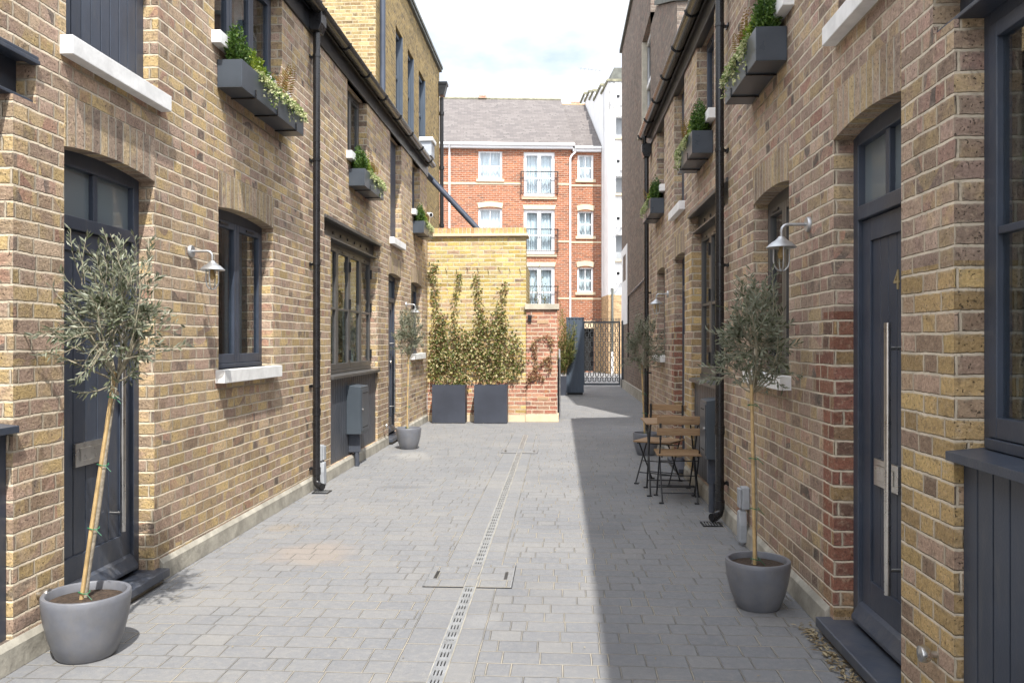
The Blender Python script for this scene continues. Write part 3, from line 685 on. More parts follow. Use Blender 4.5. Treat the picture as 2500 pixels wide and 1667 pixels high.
TR.casement(10.85, 11.65, 3.52, 4.42, 2, None, (10.76, 11.7, 3.43, 3.52))
TR.wall(-4, 12.9, 0, 4.52)
e = MB(); TR.bx(e, -6.3, -.343, 12.6, 12.9, 0, 4.62); part('end_wall', e, 'stockR', TR.root)
TR.plinth([(-4, 3.27), (4.23, 8.98), (9.96, 12.89)])
TR.eaves(-4, 12.7, 4.40, 4.63)
TR.downpipe(6.73, 4.6, None, (4.03, 3.02, 2.09, .32), (.755, .15))
TR.downpipe(12.38, 4.3, (4.42, 4.22), (3.3, 2.2, 1.0), ())
TR.stop(3.05, .34); TR.stop(10.3, .3)

# ------------------------------------------------------------------ red brick flats at the end of the lane, white block beside
RB = root('apartment_building', (-2.297, 38.932, 0), 'red brick block of flats with slate roof and white windows across the lane end', 'apartment building', rotz=R(5.98))
def lp(name, mb, mat, parent=None, **k): return part(name, mb, mat, parent or RB, local=True, **k)
wins = []   # p0,p1,z0,z1
sash = [(-1.60, -.47, 9.18, 10.51), (-1.60, -.47, 6.45, 7.78), (-1.60, -.47, 3.72, 5.05)]
fren = [(.56, 2.04, 8.37, 10.49), (.56, 2.04, 5.64, 7.76), (.56, 2.04, 2.93, 5.04)]
smal = [(3.15, 3.92, 9.22, 10.40), (3.15, 3.92, 6.51, 7.70), (3.14, 3.91, 3.83, 5.00)]
def facade(p0, p1, z1, q, ops, th=.25):
    ps = sorted({p0, p1} | {v for o in ops for v in o[:2]}); zs = sorted({0, z1} | {v for o in ops for v in o[2:]})
    def solid(i, j):
        if not (0 <= i < len(ps)-1 and 0 <= j < len(zs)-1): return False
        a, b = (ps[i]+ps[i+1])/2, (zs[j]+zs[j+1])/2; return not any(o[0] < a < o[1] and o[2] < b < o[3] for o in ops)
    mb = MB()
    for i in range(len(ps)-1):
        for j in range(len(zs)-1):
            if not solid(i, j): continue
            a, b, c, d = ps[i], ps[i+1], zs[j], zs[j+1]
            mb.quad((a, q, c), (b, q, c), (b, q, d), (a, q, d))
            if not solid(i-1, j): mb.quad((a, q+th, c), (a, q, c), (a, q, d), (a, q+th, d))
            if not solid(i+1, j): mb.quad((b, q, c), (b, q+th, c), (b, q+th, d), (b, q, d))
            if not solid(i, j-1): mb.quad((a, q+th, c), (b, q+th, c), (b, q, c), (a, q, c))
            if not solid(i, j+1): mb.quad((a, q, d), (b, q, d), (b, q+th, d), (a, q+th, d))
    return mb
lp('wall', facade(-9, 2.80, 10.75, 0, sash+fren), 'redb')
lp('setback_wall', facade(2.80, 4.30, 10.66, .12, smal+[(3.36, 3.95, .05, 2.10)]), 'redb')
ly = MB(); ly.box(-8.9, 4.2, 1.2, 1.25, 0, 10.5); lp('lining', ly, 'dark')
def lintel(p0, p1, z0, z1, q, curved):
    m = MB(); n = 8 if curved else 1; b = .05
    for k in range(n):
        t0, t1 = k/n, (k+1)/n; r0 = .07*(1-(2*t0-1)**2) if curved else 0; r1 = .07*(1-(2*t1-1)**2) if curved else 0
        a0, a1 = p0+(p1-p0)*t0, p0+(p1-p0)*t1; c0, c1 = p0-b+(p1-p0+2*b)*t0, p0-b+(p1-p0+2*b)*t1
        m.prism([(a0, q, z0+r0), (a1, q, z0+r1), (c1, q, z1-.07+r1), (c0, q, z1-.07+r0)], (0, -.035, 0))
    lp('window_head', m, 'cream')
def upvc(p0, p1, z0, z1, q, kind):
    fr = MB(); a = .06; y0, y1 = q+.07, q+.13
    fr.box(p0, p0+a, y0, y1, z0, z1); fr.box(p1-a, p1, y0, y1, z0, z1); fr.box(p0+a, p1-a, y0, y1, z1-a, z1); fr.box(p0+a, p1-a, y0, y1, z0, z0+a)
    mid = (p0+p1)/2; zm = z0+(z1-z0)*(.47 if kind == 'sash' else .42)
    if kind == 'sash':
        fr.box(p0+a, p1-a, y0-.01, y1, zm-.03, zm+.03); fr.box(mid-.014, mid+.014, y0+.01, y1, zm+.03, z1-a); fr.box(mid-.014, mid+.014, y0+.01, y1, z0+a, zm-.03)
        for c in (p0+a, p1-a-.03): fr.box(c, c+.03, y0+.01, y1, z0+a, z1-a)
    else:
        fr.box(mid-.09, mid+.09, y0-.005, y1, z0+a, z1-a)
        for c in (p0+a, p1-a-.08): fr.box(c, c+.08, y0+.004, y1, z0+a, z1-a)
        for c0, c1 in ((p0+a+.08, mid-.09), (mid+.09, p1-a-.08)): fr.box(c0, c1, y0+.005, y1, z0+a, z0+a+.13); fr.box(c0, c1, y0+.005, y1, z1-a-.1, z1-a); fr.box(c0, c1, y0+.005, y1, zm-.04, zm+.04)
    w = lp('window' if kind == 'sash' else 'french_door', fr, 'wplast')
    lp('pane', MB().box(p0+a, p1-a, q+.10, q+.105, z0+a, z1-a), 'clear', w)
    cm = MB(); n = 40; cover = [(p0+.05, p0+.05+(p1-p0)*random.uniform(.42, .47)), (p1-.05-(p1-p0)*random.uniform(.42, .47), p1-.05)] if kind != 'sash' or random.random() < .3 else [(p0+.05, p1-.05)]
    for c0, c1 in cover:
        for k in range(n):
            xa, xb = c0+(c1-c0)*k/n, c0+(c1-c0)*(k+1)/n; f = lambda x: q+.30+.035*math.sin(x*38)+.02*math.sin(x*71+1)
            cm.quad((xa, f(xa), z0+.02), (xb, f(xb), z0+.02), (xb, f(xb), z1), (xa, f(xa), z1))
    lp('curtain', cm, 'curtain', w)
    sl_ = MB(); sl_.box(p0-.1, p1+.1, q-.07, q+.07, z0-.13, z0-.002); lp('sill', sl_, 'cream', w)
    return w
for i, o in enumerate(sash):
    upvc(*o, 0, 'sash')
    if i: lintel(o[0], o[1], o[3]+.02, o[3]+.33, 0, True)
for i, o in enumerate(fren):
    w = upvc(*o, 0, 'french')
    if i: lintel(o[0], o[1], o[3]+.002, o[3]+.27, 0, False)
    rl = MB(); zb = o[2]+.1; zt = o[2]+1.17
    rl.box(.40, 2.20, -.20, -.16, zt-.04, zt); rl.box(.42, 2.18, -.195, -.165, zb, zb+.03)
    for k in range(17): x = .45+k*.106; rl.box(x-.007, x+.007, -.187, -.173, zb, zt-.04)
    for x in (.42, 2.18): rl.box(x-.012, x+.012, -.2, 0, zt-.03, zt-.005); rl.box(x-.012, x+.012, -.2, 0, zb, zb+.025); rl.box(x-.012, x+.012, -.2, -.165, zb, zt)
    lp('balcony_rail', rl, 'paintd', w)
for i, o in enumerate(smal):
    upvc(*o, .12, 'sash')
    if i: lintel(o[0], o[1], o[3]+.02, o[3]+.33, .12, True)
bd = MB()
for z in (8.93, 6.20, 3.49):
    for a, b in ((-9, .44), (2.16, 2.80)): bd.box(a, b, -.02, .0, z, z+.085)
lp('band_course', bd, 'cream')
bd = MB()
for z in (8.90, 6.18, 3.47): bd.box(2.805, 4.29, .10, .12, z, z+.085)
lp('band_course', bd, 'cream')
gw = MB(); gw.box(-9, 2.98, -.32, -.20, 10.74, 10.86); gw.box(-9, 2.9, -.2, -.0, 10.62, 10.80); lp('gutter', gw, 'wplast', bevel=.02)
gw = MB(); gw.box(2.99, 4.29, -.16, -.04, 10.66, 10.77); gw.box(2.9, 4.29, -.04, .12, 10.53, 10.70); lp('gutter', gw, 'wplast', bevel=.02)
lp('drainpipe', MB().tube([(-2.97, -.26, 10.74), (-2.97, -.1, 10.55), (-2.97, -.07, 10.4), (-2.97, -.07, 0)], .045, 10), 'wplast', smooth=True)
lp('drainpipe', MB().tube([(3.02, -.1, 10.68), (3.02, .0, 10.5), (2.86, -.07, 10.35), (2.78, -.07, 10.2), (2.78, -.07, 0)], .045, 10), 'wplast', smooth=True)
def pitched(p0, p1, q0, q1, z0, z1):
    return MB().quad((p0, q0, z0), (p1, q0, z0), (p1, q1, z1), (p0, q1, z1)).quad((p0, q1, z1), (p1, q1, z1), (p1, q1+6, z0), (p0, q1+6, z0)).quad((p1, q0, z0), (p1, q1+6, z0), (p1, q1, z1), (p1, q1, z1))
lp('roof', pitched(-9, 2.96, -.3, 5.9, 10.86, 14.72), 'slate')
lp('setback_roof', pitched(2.962, 4.28, -.12, 5.8, 10.77, 14.45), 'slate')
lp('ridge', MB().tube([(-9, 5.9, 14.74), (2.96, 5.9, 14.74)], .07, 8), 'lichen')
lp('ridge', MB().tube([(2.97, 5.8, 14.46), (4.28, 5.8, 14.46)], .06, 8), 'terra')
for p, z in ((-1.35, 14.74), (3.75, 14.46)): lp('roof_vent', MB().box(p-.22, p+.22, 5.75, 6.0, z, z+.14), 'pierb')
lp('doorway', MB().box(3.36, 3.95, .40, .42, .05, 2.10), 'dark'); lp('pilaster', MB().box(3.96, 4.299, .02, .118, 0, 2.35), 'tanb'); lp('doorway_head', MB().box(3.30, 4.0, .08, .119, 2.10, 2.46), 'cream')

WB = root('apartment_building', (2.0, 37.4, 0), 'tall white rendered block with stepped parapet beside the red brick flats', 'apartment building', rotz=R(5.98))
Minv = (Matrix.Translation((-2.297, 38.932, 0)) @ Matrix.Rotation(R(5.98), 4, 'Z'))
wloc = Minv @ Vector((4.305, -1.9, 0)); WB.location = wloc
def wp(name, mb, mat, parent=None, **k): return part(name, mb, mat, parent or WB, local=True, **k)
mb = MB(); mb.quad((0, 0, 3.6), (.34, 0, 3.6), (.34, 0, 13.3), (0, 0, 13.3)).quad((.34, .0, 3.6), (.34, 1.2, 3.6), (.34, 1.2, 13.3), (.34, .0, 13.3))
prev = 3.6
for (a, b) in ((11.75, 10.76), (9.0, 8.2), (6.33, 5.2)):
    pass
levels = [(3.6, 5.2), (6.33, 8.2), (9.0, 10.76), (11.75, 13.3)]
for a, b in levels: mb.box(.341, 6, 0, .2, a, b)
mb.box(0, 6, 1.2, 1.4, 3.6, 13.3)
st = [(-.0, 2.0, 13.3), (2.0, 4.5, 13.72), (4.5, 6.1, 14.22), (6.1, 7.9, 14.66), (7.9, 12, 15.1)]
for a, b, z in st: mb.quad((0, b, 3.6), (0, a, 3.6), (0, a, z), (0, b, z)); mb.box(.001, .3, a, b, 12, z-.001)
wp('wall', mb, 'render')
cp = MB()
for a, b, z in st: cp.box(-.07, .37, a-.05, b, z, z+.10)
cp.box(.37, 6, -.07, .25, 13.3, 13.4); wp('parapet_coping', cp, 'lichen')
wp('base_wall', MB().box(0, 6, -.02, 11, 0, 3.6), 'tanb')
rf = MB(); rf.prism([(.12, .5, 13.35), (.35, .5, 14.1), (3, .5, 14.1), (3, .5, 13.35)], (0, 3, 0)); wp('roof', rf, 'coping')
for a, b in ((10.76, 11.75), (8.2, 9.0), (5.2, 6.33)):
    w = wp('window', MB().box(.345, 2.5, .5, .56, a, b), 'blind'); wp('sill', MB().box(.30, 1.2, -.12, .02, a-.10, a), 'cream', w); wp('frame', MB().box(.8, .86, .45, .5, a, b), 'wplast', w)
for z in (12.55, 9.6, 7.0, 4.5):
    wp('wall_vent', MB().box(.38, .52, -.03, -.001, z, z+.14), 'paintd')
    wp('flue', MB().tube([(.46, -.02, z-.35), (.46, -.16, z-.4), (.30, -.16, z-.62), (.20, -.05, z-.7)], .045, 8).box(.36, .62, -.16, -.002, z-.36, z-.12), 'wplast')
wp('drainpipe', MB().tube([(.13, -.09, 12.4), (.13, -.09, 3.9)], .04, 8), 'wplast'); wp('drainpipe', MB().tube([(.17, -.1, 3.9), (.17, -.1, 1.0)], .05, 8), 'coping', label='dark lower drainpipe'); wp('pipe_boot', MB().tube([(.17, -.1, 1.0), (.17, -.1, 0)], .055, 8), 'wplast')
ant = MB(); ant.tube([(-.0, 6.9, 14.66), (0, 6.9, 16.3)], .02, 6); ant.tube([(-.5, 6.9, 16.2), (.9, 6.9, 16.05)], .012, 5)
for k in range(6): x = -.35+k*.2; ant.tube([(x, 6.7, 16.18-.02*k), (x, 7.1, 16.18-.02*k)], .008, 5)
wp('aerial', ant, 'galv')

# ------------------------------------------------------------------ tall old houses behind the terraces
TB = root('old_house', (-3.8, 16.7, 0), 'tall old yellow brick house with sash windows rising behind the left terrace', 'building')
ops = [(18.75, 19.55, 6.7, 8.80), (20.25, 21.05, 6.7, 8.78), (21.85, 22.85, 6.7, 8.76)]
ys = sorted({16.7, 25.6} | {v for o in ops for v in o[:2]}); mb = MB(); X0 = -3.8
for a, b in zip(ys, ys[1:]):
    hole = any(o[0] <= a and b <= o[1] for o in ops)
    for z0, z1 in ((0, 6.7), (6.7, 8.78), (8.78, 9.95)):
        if hole and z0 == 6.7: continue
        mb.quad((X0, a, z0), (X0, b, z0), (X0, b, z1), (X0, a, z1))
for o in ops:
    mb.quad((X0-.2, o[0], 6.7), (X0, o[0], 6.7), (X0, o[0], 8.78), (X0-.2, o[0], 8.78)).quad((X0, o[1], 6.7), (X0-.2, o[1], 6.7), (X0-.2, o[1], 8.78), (X0, o[1], 8.78)).quad((X0, o[0], 8.78), (X0, o[1], 8.78), (X0-.2, o[1], 8.78), (X0-.2, o[0], 8.78))
mb.quad((X0, 25.6, 0), (-10, 25.6, 0), (-10, 25.6, 9.95), (X0, 25.6, 9.95)); mb.quad((-10, 16.7, 9.95), (X0, 16.7, 9.95), (X0, 25.6, 9.95), (-10, 25.6, 9.95))
part('wall', mb, 'oldyel', TB)
part('front_wall', MB().quad((-10, 16.7, 0), (X0, 16.7, 0), (X0, 16.7, 9.95), (-10, 16.7, 9.95)), 'oldyel2', TB)
part('coping', MB().box(-10, X0+.07, 16.62, 25.68, 9.95, 10.04).box(X0-.3, X0+.10, 16.6, 25.7, 10.04, 10.12), 'coping', TB)
for o in ops:
    f = MB(); x0, x1 = X0-.14, X0-.07; a, b = o[0], o[1]
    f.box(x0, x1, a, a+.07, 6.7, 8.78); f.box(x0, x1, b-.07, b, 6.7, 8.78); f.box(x0, x1, a, b, 8.68, 8.78); f.box(x0-.03, x1-.03, a+.07, b-.07, 7.72, 7.80); f.box(x0, x1-.01, (a+b)/2-.015, (a+b)/2+.015, 6.8, 8.7)
    w = part('window', f, 'bluepanel', TB); part('pane', MB().box(X0-.125, X0-.12, a+.07, b-.07, 6.7, 8.68), 'glass', w)
    part('reveal_lining', MB().box(X0-.13, X0+.005, b-.012, b+.04, 6.7, 8.78), 'bluepanel', w)
part('drainpipe', MB().tube([(X0+.1, 16.9, 10.2), (X0+.1, 16.9, 0)], .06, 12), 'paint', TB, smooth=True)
part('cable_duct', MB().box(X0-.001, X0+.04, 17.25, 17.33, 0, 9.9), 'cab', TB)
dp = part('drainpipe', MB().tube([(X0+.09, 25.5, 9.1), (X0+.09, 25.5, 0)], .06, 12), 'paintd', TB, smooth=True)
h = MB(); h.prism([(X0, 25.35, 9.5), (X0+.26, 25.35, 9.5), (X0+.17, 25.35, 9.15), (X0+.02, 25.35, 9.15)], (0, .3, 0)); h.box(X0, X0+.28, 25.33, 25.67, 9.48, 9.56); part('hopper', h, 'paintd', dp)
for z in (8.6, 6.9, 5.1): part('clip', MB().tube([(X0+.09, 25.5, z-.05), (X0+.09, 25.5, z+.05)], .08, 12), 'paintd', dp)

DB = root('old_house', (2.0, 14.2, 0), 'tall dark brown brick house beyond the right terrace beside the gate', 'building')
prof = [(14.2, 0), (14.2, 7.3), (17.2, 8.45), (19.6, 8.45), (19.6, 10.9), (26.9, 10.9), (26.9, 0)]
mb = MB(); X0 = 2.0
op = (18.25, 20.3); wz = (6.55, 8.8)
# wall with one window opening: strips left, below, above, right of it
mb.poly([(X0, 14.2, 0), (X0, 14.2, 7.3), (X0, 17.2, 8.45), (X0, 18.35, 8.45), (X0, 18.35, 0)])
mb.poly([(X0, 18.35, 0), (X0, 18.35, wz[0]), (X0, 20.3, wz[0]), (X0, 20.3, 0)])
mb.poly([(X0, 18.35, 8.78), (X0, 18.35, 10.9), (X0, 20.3, 10.9), (X0, 20.3, 8.78)])
mb.poly([(X0, 20.3, 0), (X0, 20.3, 10.9), (X0, 26.9, 10.9), (X0, 26.9, 0)])
for y in (18.35, 20.3): mb.quad((X0, y, wz[0]), (X0+.22, y, wz[0]), (X0+.22, y, 8.78), (X0, y, 8.78))
mb.quad((X0, 18.35, 8.78), (X0, 20.3, 8.78), (X0+.22, 20.3, 8.78), (X0+.22, 18.35, 8.78))
mb.quad((X0, 26.9, 0), (X0, 26.9, 10.9), (9, 26.9, 10.9), (9, 26.9, 0)); mb.quad((X0, 14.2, 0), (9, 14.2, 0), (9, 14.2, 7.3), (X0, 14.2, 7.3)); mb.quad((X0, 18.35, 8.45), (9, 18.35, 8.45), (9, 18.35, 10.9), (X0, 18.35, 10.9))
mb.quad((X0, 18.35, 10.9), (9, 18.35, 10.9), (9, 26.9, 10.9), (X0, 26.9, 10.9)); mb.quad((X0, 14.2, 7.3), (9, 14.2, 7.3), (9, 17.2, 8.45), (X0, 17.2, 8.45))
part('wall', mb, 'oldbrown', DB)
part('plinth', MB().box(X0-.05, X0-.001, 13.3, 26.8, 0, .26), 'conc', DB)
part('coping', MB().box(X0-.07, X0+.25, 18.3, 27.0, 10.9, 11.0).prism([(X0-.05, 14.15, 7.3), (X0-.05, 17.2, 8.46), (X0-.05, 17.2, 8.56), (X0-.05, 14.15, 7.4)], (.3, 0, 0)), 'coping', DB)
w = part('window', MB().box(X0+.12, X0+.2, 18.35, 18.45, wz[0], 8.78).box(X0+.12, X0+.2, 20.2, 20.3, wz[0], 8.78).box(X0+.12, X0+.2, 18.35, 20.3, 8.66, 8.78).box(X0+.11, X0+.19, 18.45, 20.2, 7.6, 7.7), 'wplast', DB)
part('pane', MB().box(X0+.16, X0+.17, 18.4, 20.25, wz[0], 8.7), 'glass', w); part('reveal', MB().box(X0-.003, X0+.12, 20.16, 20.297, wz[0], 8.77), 'conccap', w)
part('sill', MB().box(X0-.10, X0+.12, 18.25, 20.4, wz[0]-.12, wz[0]), 'conccap', w)
part('painted_patch', MB().box(X0-.012, X0-.002, 24.6, 26.88, 2.0, 3.35).box(X0-.012, X0-.002, 24.6, 25.1, 3.35, 4.4).box(X0-.012, X0-.002, 26.3, 26.88, 3.35, 4.4).box(X0-.012, X0-.002, 25.1, 26.3, 4.15, 4.4), 'render', DB)
part('cable', MB().tube([(X0-.03, 15, 3.15), (X0-.03, 19, 2.95), (X0-.03, 23.8, 2.8), (X0-.03, 24.0, 2.5), (X0-.03, 24.0, 1.0)], .02, 6), 'plast', DB)

# ------------------------------------------------------------------ yellow garden wall, brick pier, diagonal pipe
GW = root('garden_wall', (-1.55, 15.2, 0), 'sunny yellow brick wall with brick-on-edge coping closing the left of the lane', 'wall')
part('wall', MB().box(-2.45, -.63, 15.02, 15.40, .0, 3.40), 'yellow', GW)
part('return_wall', MB().box(-1.0, -.632, 15.402, 17.0, 0, 2.9), 'yellow', GW)
part('tile_creasing', MB().box(-2.5, -.585, 14.96, 15.46, 3.40, 3.425).box(-2.5, -.60, 14.975, 15.45, 3.426, 3.45), 'cream', GW, .006)
part('coping', MB().box(-2.5, -.63, 15.02, 15.40, 3.452, 3.56), 'ysold', GW)
part('plinth', MB().box(-2.43, -.64, 14.985, 15.018, 0, .125), 'cream', GW)
wr = MB()
for k in range(9): x = -2.28+k*.195; z = 2.75-.02*(k % 3); wr.tube([(x, 14.99, z), (x-.03, 15.015, z+.09)], .004, 5)
part('wire_pin', wr, 'plast', GW)
BP = root('brick_pier', (-.34, 15.2, 0), 'red brick gate pier with grey stone cap at right end of yellow wall', 'pier')
part('shaft', MB().box(-.622, -.055, 14.99, 15.42, .13, 2.055), 'pierb', BP)
part('cap', MB().box(-.65, -.02, 14.95, 15.47, 2.055, 2.155), 'conccap', BP, .006)
part('plinth', MB().box(-.635, -.03, 14.965, 15.44, 0, .13), 'cream', BP, .005)
for z in (.405, 1.80):
    v = MB(); v.box(-.42, -.215, 14.984, 14.9895, z, z+.055); V = part('air_vent', v, 'terra', BP)
    hh = MB()
    for r_ in range(2):
        for c in range(9): hh.box(-.409+c*.0215, -.398+c*.0215, 14.982, 14.9838, z+.011+r_*.022, z+.022+r_*.022)
    part('vent_slots', hh, 'dark', V)
sc = root('security_camera', (-.555, 14.97, 1.86), 'small black sensor unit fixed high on the red brick pier', 'sensor')
part('body', MB().box(-.59, -.525, 14.955, 14.988, 1.83, 1.945), 'plast', sc, .006); part('visor', MB().box(-.595, -.52, 14.925, 14.955, 1.90, 1.95), 'plast', sc, .005)
cc = root('security_camera', (-2.46, 15.05, 3.7), 'small white bullet camera above left end of yellow wall', 'camera')
part('body', MB().tube([(-2.47, 15.1, 3.82), (-2.38, 14.98, 3.80)], .045, 12), 'wplast', cc, smooth=True); part('bracket', MB().tube([(-2.42, 15.05, 3.79), (-2.45, 15.18, 3.70), (-2.45, 15.2, 3.56)], .018, 8), 'wplast', cc); part('lens', MB().tube([(-2.38, 14.98, 3.80), (-2.375, 14.973, 3.799)], .03, 12), 'dark', cc)
pp = part('soil_pipe', MB().tube([(-2.9, 15.25, 5.02), (-2.58, 16.35, 4.72), (-1.65, 16.43, 3.72), (-1.1, 16.45, 3.12), (-1.06, 16.45, 3.0), (-1.06, 16.45, 0)], .057, 14), 'paint', smooth=True); tag(pp, 'thick dark pipe sloping down behind the top of the yellow wall', 'pipe')
po = root('handrail', (.0, 15.6, 0), 'thin steel rail standing upright beside the red brick pier', 'rail')
part('post', MB().tube([(-.035, 15.55, 0), (-.035, 15.55, 1.0), (-.03, 15.75, 1.12)], .014, 8), 'plast', po); part('rail', MB().tube([(-.015, 15.9, 0), (-.015, 15.9, 1.15), (-.02, 16.9, 1.3)], .018, 8), 'galv', po)

# ------------------------------------------------------------------ horseshoe gate and clad panel at the lane mouth
GT = root('metal_gate', (1.35, 26.62, 0), 'grey metal gate filled with rows of horseshoes and topped by cut-out lettering', 'gate')
gx0, gx1, gy = .741, 1.93, 26.62
part('frame', MB().box(gx0, gx0+.045, gy-.025, gy+.025, .06, 2.12).box(gx1-.045, gx1, gy-.025, gy+.025, .06, 2.12).box(gx0+.045, gx1-.045, gy-.025, gy+.025, 2.06, 2.12).box(gx0+.045, gx1-.045, gy-.025, gy+.025, .06, .12), 'cab', GT, .004)
gm = MB(); px_, pz_ = .158, .158
for r_ in range(12):
    zt = 2.035-r_*pz_; x = gx0+.045-(px_/2 if r_ % 2 else 0); run = []
    while x < gx1:
        cx = x+px_/2
        for k in range(13):
            t = math.pi*1.22*(k/12-.5)-math.pi/2; run.append((cx+.050*math.cos(t)*(-1 if False else 1), zt-.068+.050*math.sin(t)))
        loop = [(cx-.036, zt)] + run[-13:] + [(cx+.036, zt)]
        loop = [q for q in loop if gx0+.03 < q[0] < gx1-.03]
        if len(loop) > 2: gm.tube([(a, gy, z) for a, z in loop], .0145, 6)
        lk = [(max(cx+.036, gx0+.04), zt), (min(cx+px_-.036, gx1-.04), zt)]
        if lk[1][0]-lk[0][0] > .01: gm.tube([(a, gy, z) for a, z in lk], .0115, 6)
        x += px_
part('horseshoe_grille', gm, 'gatemetal', GT)
vs, fs = text_mesh('BRIXTON MEWS', .145, .006); w0 = min(v[0] for v in vs); w1 = max(v[0] for v in vs); sc_ = 1.19/(w1-w0)
wb_, _f = text_mesh('BRIXTON ', .145, .006); wsplit = max(v[0] for v in wb_)+.01
for first in (True, False):      # the two words read from the street beyond, so from inside the lane they stand mirrored
    lm = MB(); idx = {}
    for f in fs:
        if (max(vs[k][0] for k in f) < wsplit) != first: continue
        for k in f:
            if k not in idx: idx[k] = len(lm.v); v = vs[k]; lm.v.append((gx1-.005-(v[0]-w0)*sc_, gy+v[2], 2.122+v[1]))
        lm.f.append(tuple(idx[k] for k in reversed(f)))
    part('lettering', lm, 'gatemetal', GT)
part('lock', MB().box(gx0+.2, gx0+.3, gy-.04, gy+.03, .98, 1.12), 'paintd', GT)
gp = part('gate_post', MB().box(1.975, 1.998, 26.30, 26.36, 0, 2.15).box(1.94, 1.998, 26.1, 26.3, 0, 2.12), 'cab', bevel=.004); tag(gp, 'grey steel post hinging the horseshoe gate on the dark brick house', 'post')
pn = root('clad_gate_panel', (.41, 22.9, 0), 'tall blue-grey ribbed metal panel standing left of the horseshoe gate', 'gate panel')
m = MB(); m.box(.165, .645, 22.66, 23.05, .06, 2.10); part('panel', m, 'bluepanel', pn)
m = MB()
for k in range(5): x = .165+.096*k; m.box(x, x+.05, 22.645, 22.659, .07, 2.09)
part('rib', m, 'bluepanel', pn, .003); part('base', MB().box(.19, .62, 22.7, 23.0, 0, .06), 'paintd', pn); part('top_cap', MB().box(.155, .655, 22.64, 23.06, 2.10, 2.135), 'bluepanel', pn)

# ------------------------------------------------------------------ drain channel, covers, grates
dc = root('drainage_channel', (-.54, 5, 0), 'long slotted steel drain channel running down the paved lane', 'drain')
def slot_run(y0, y1, name, parent, mat):
    gr = MB(); x0, x1 = -.573, -.507; y = y0
    gr.box(x0, x0+.014, y0, y1, .001, .008); gr.box(x1-.014, x1, y0, y1, .001, .008)
    for k in range(2): a = x0+.014+.0065+k*.0157; gr.box(a, a+.0092, y0, y1, .001, .0075)
    while y < y1-.02: gr.box(x0+.014, x1-.014, y, min(y+.042, y1), .001, .007); y += .105
    return part(name, gr, mat, parent)
ch = part('channel', MB().box(-.571, -.509, -2, 12.85, .0005, .0012), 'dark', dc)
y = -2
while y < 12.8:
    y1 = min(y+1.0, 12.85)
    if not (4.85 < y+.5 < 5.35): pass
    slot_run(y, y1-.004, 'grate', dc, 'galv'); y += 1.0
part('kerb_strip', MB().box(-.577, -.573, -2, 12.85, .0, .005).box(-.507, -.503, -2, 12.85, .0, .005), 'conc', dc)
def cover(x0, x1, y0, y1, label, name='access_cover'):
    r_ = root(name, ((x0+x1)/2, (y0+y1)/2, 0), label, 'drain cover')
    part('tray', MB().box(x0, -.58, y0, y1, .002, .006).box(-.50, x1, y0, y1, .002, .006), 'paver', r_)
    part('edging', MB().box(x0-.006, x0, y0, y1, .001, .009).box(x1, x1+.006, y0, y1, .001, .009), 'galv', r_)
    part('gap', MB().box(x0-.010, x1+.010, y0-.004, y0-.001, .0015, .0045).box(x0-.010, x1+.010, y1+.001, y1+.004, .0015, .0045).box(x0-.010, x0-.006, y0, y1, .0015, .0045).box(x1+.006, x1+.010, y0, y1, .0015, .0045), 'dark', r_)
    for x in (x0+.03, x1-.05): part('lifting_key', MB().box(x, x+.02, (y0+y1)/2-.08, (y0+y1)/2+.08, .006, .0075), 'paintd', r_)
    part('insert', MB().box(-.572, -.508, y0, y1, .0085, .0105), 'paver', r_)
cover(-.815, -.298, 4.87, 5.36, 'recessed paving cover straddling the drain, the larger and nearer one')
cover(-.77, -.31, 10.75, 11.15, 'recessed paving cover at the far end of the slotted drain')
def grate(x, y, label, h=.078):
    r_ = root('drain_grate', (x, y, 0), label, 'drain grate')
    e = h-.012
    part('frame', MB().box(x-h, x+h, y-h, y-e, .001, .01).box(x-h, x+h, y+e, y+h, .001, .01).box(x-h, x-e, y-e, y+e, .001, .01).box(x+e, x+h, y-e, y+e, .001, .01), 'paintd', r_)
    part('pit', MB().box(x-e, x+e, y-e, y+e, .0005, .0015), 'dark', r_); b = MB()
    for k in range(6): b.box(x-e+.004+k*.022, x-e+.014+k*.022, y-e, y+e, .002, .008)
    part('bars', b, 'galv', r_)
grate(-2.32, 7.86, 'small square black grate under the left downpipe'); grate(1.21, 6.66, 'small square black grate under the near right downpipe')

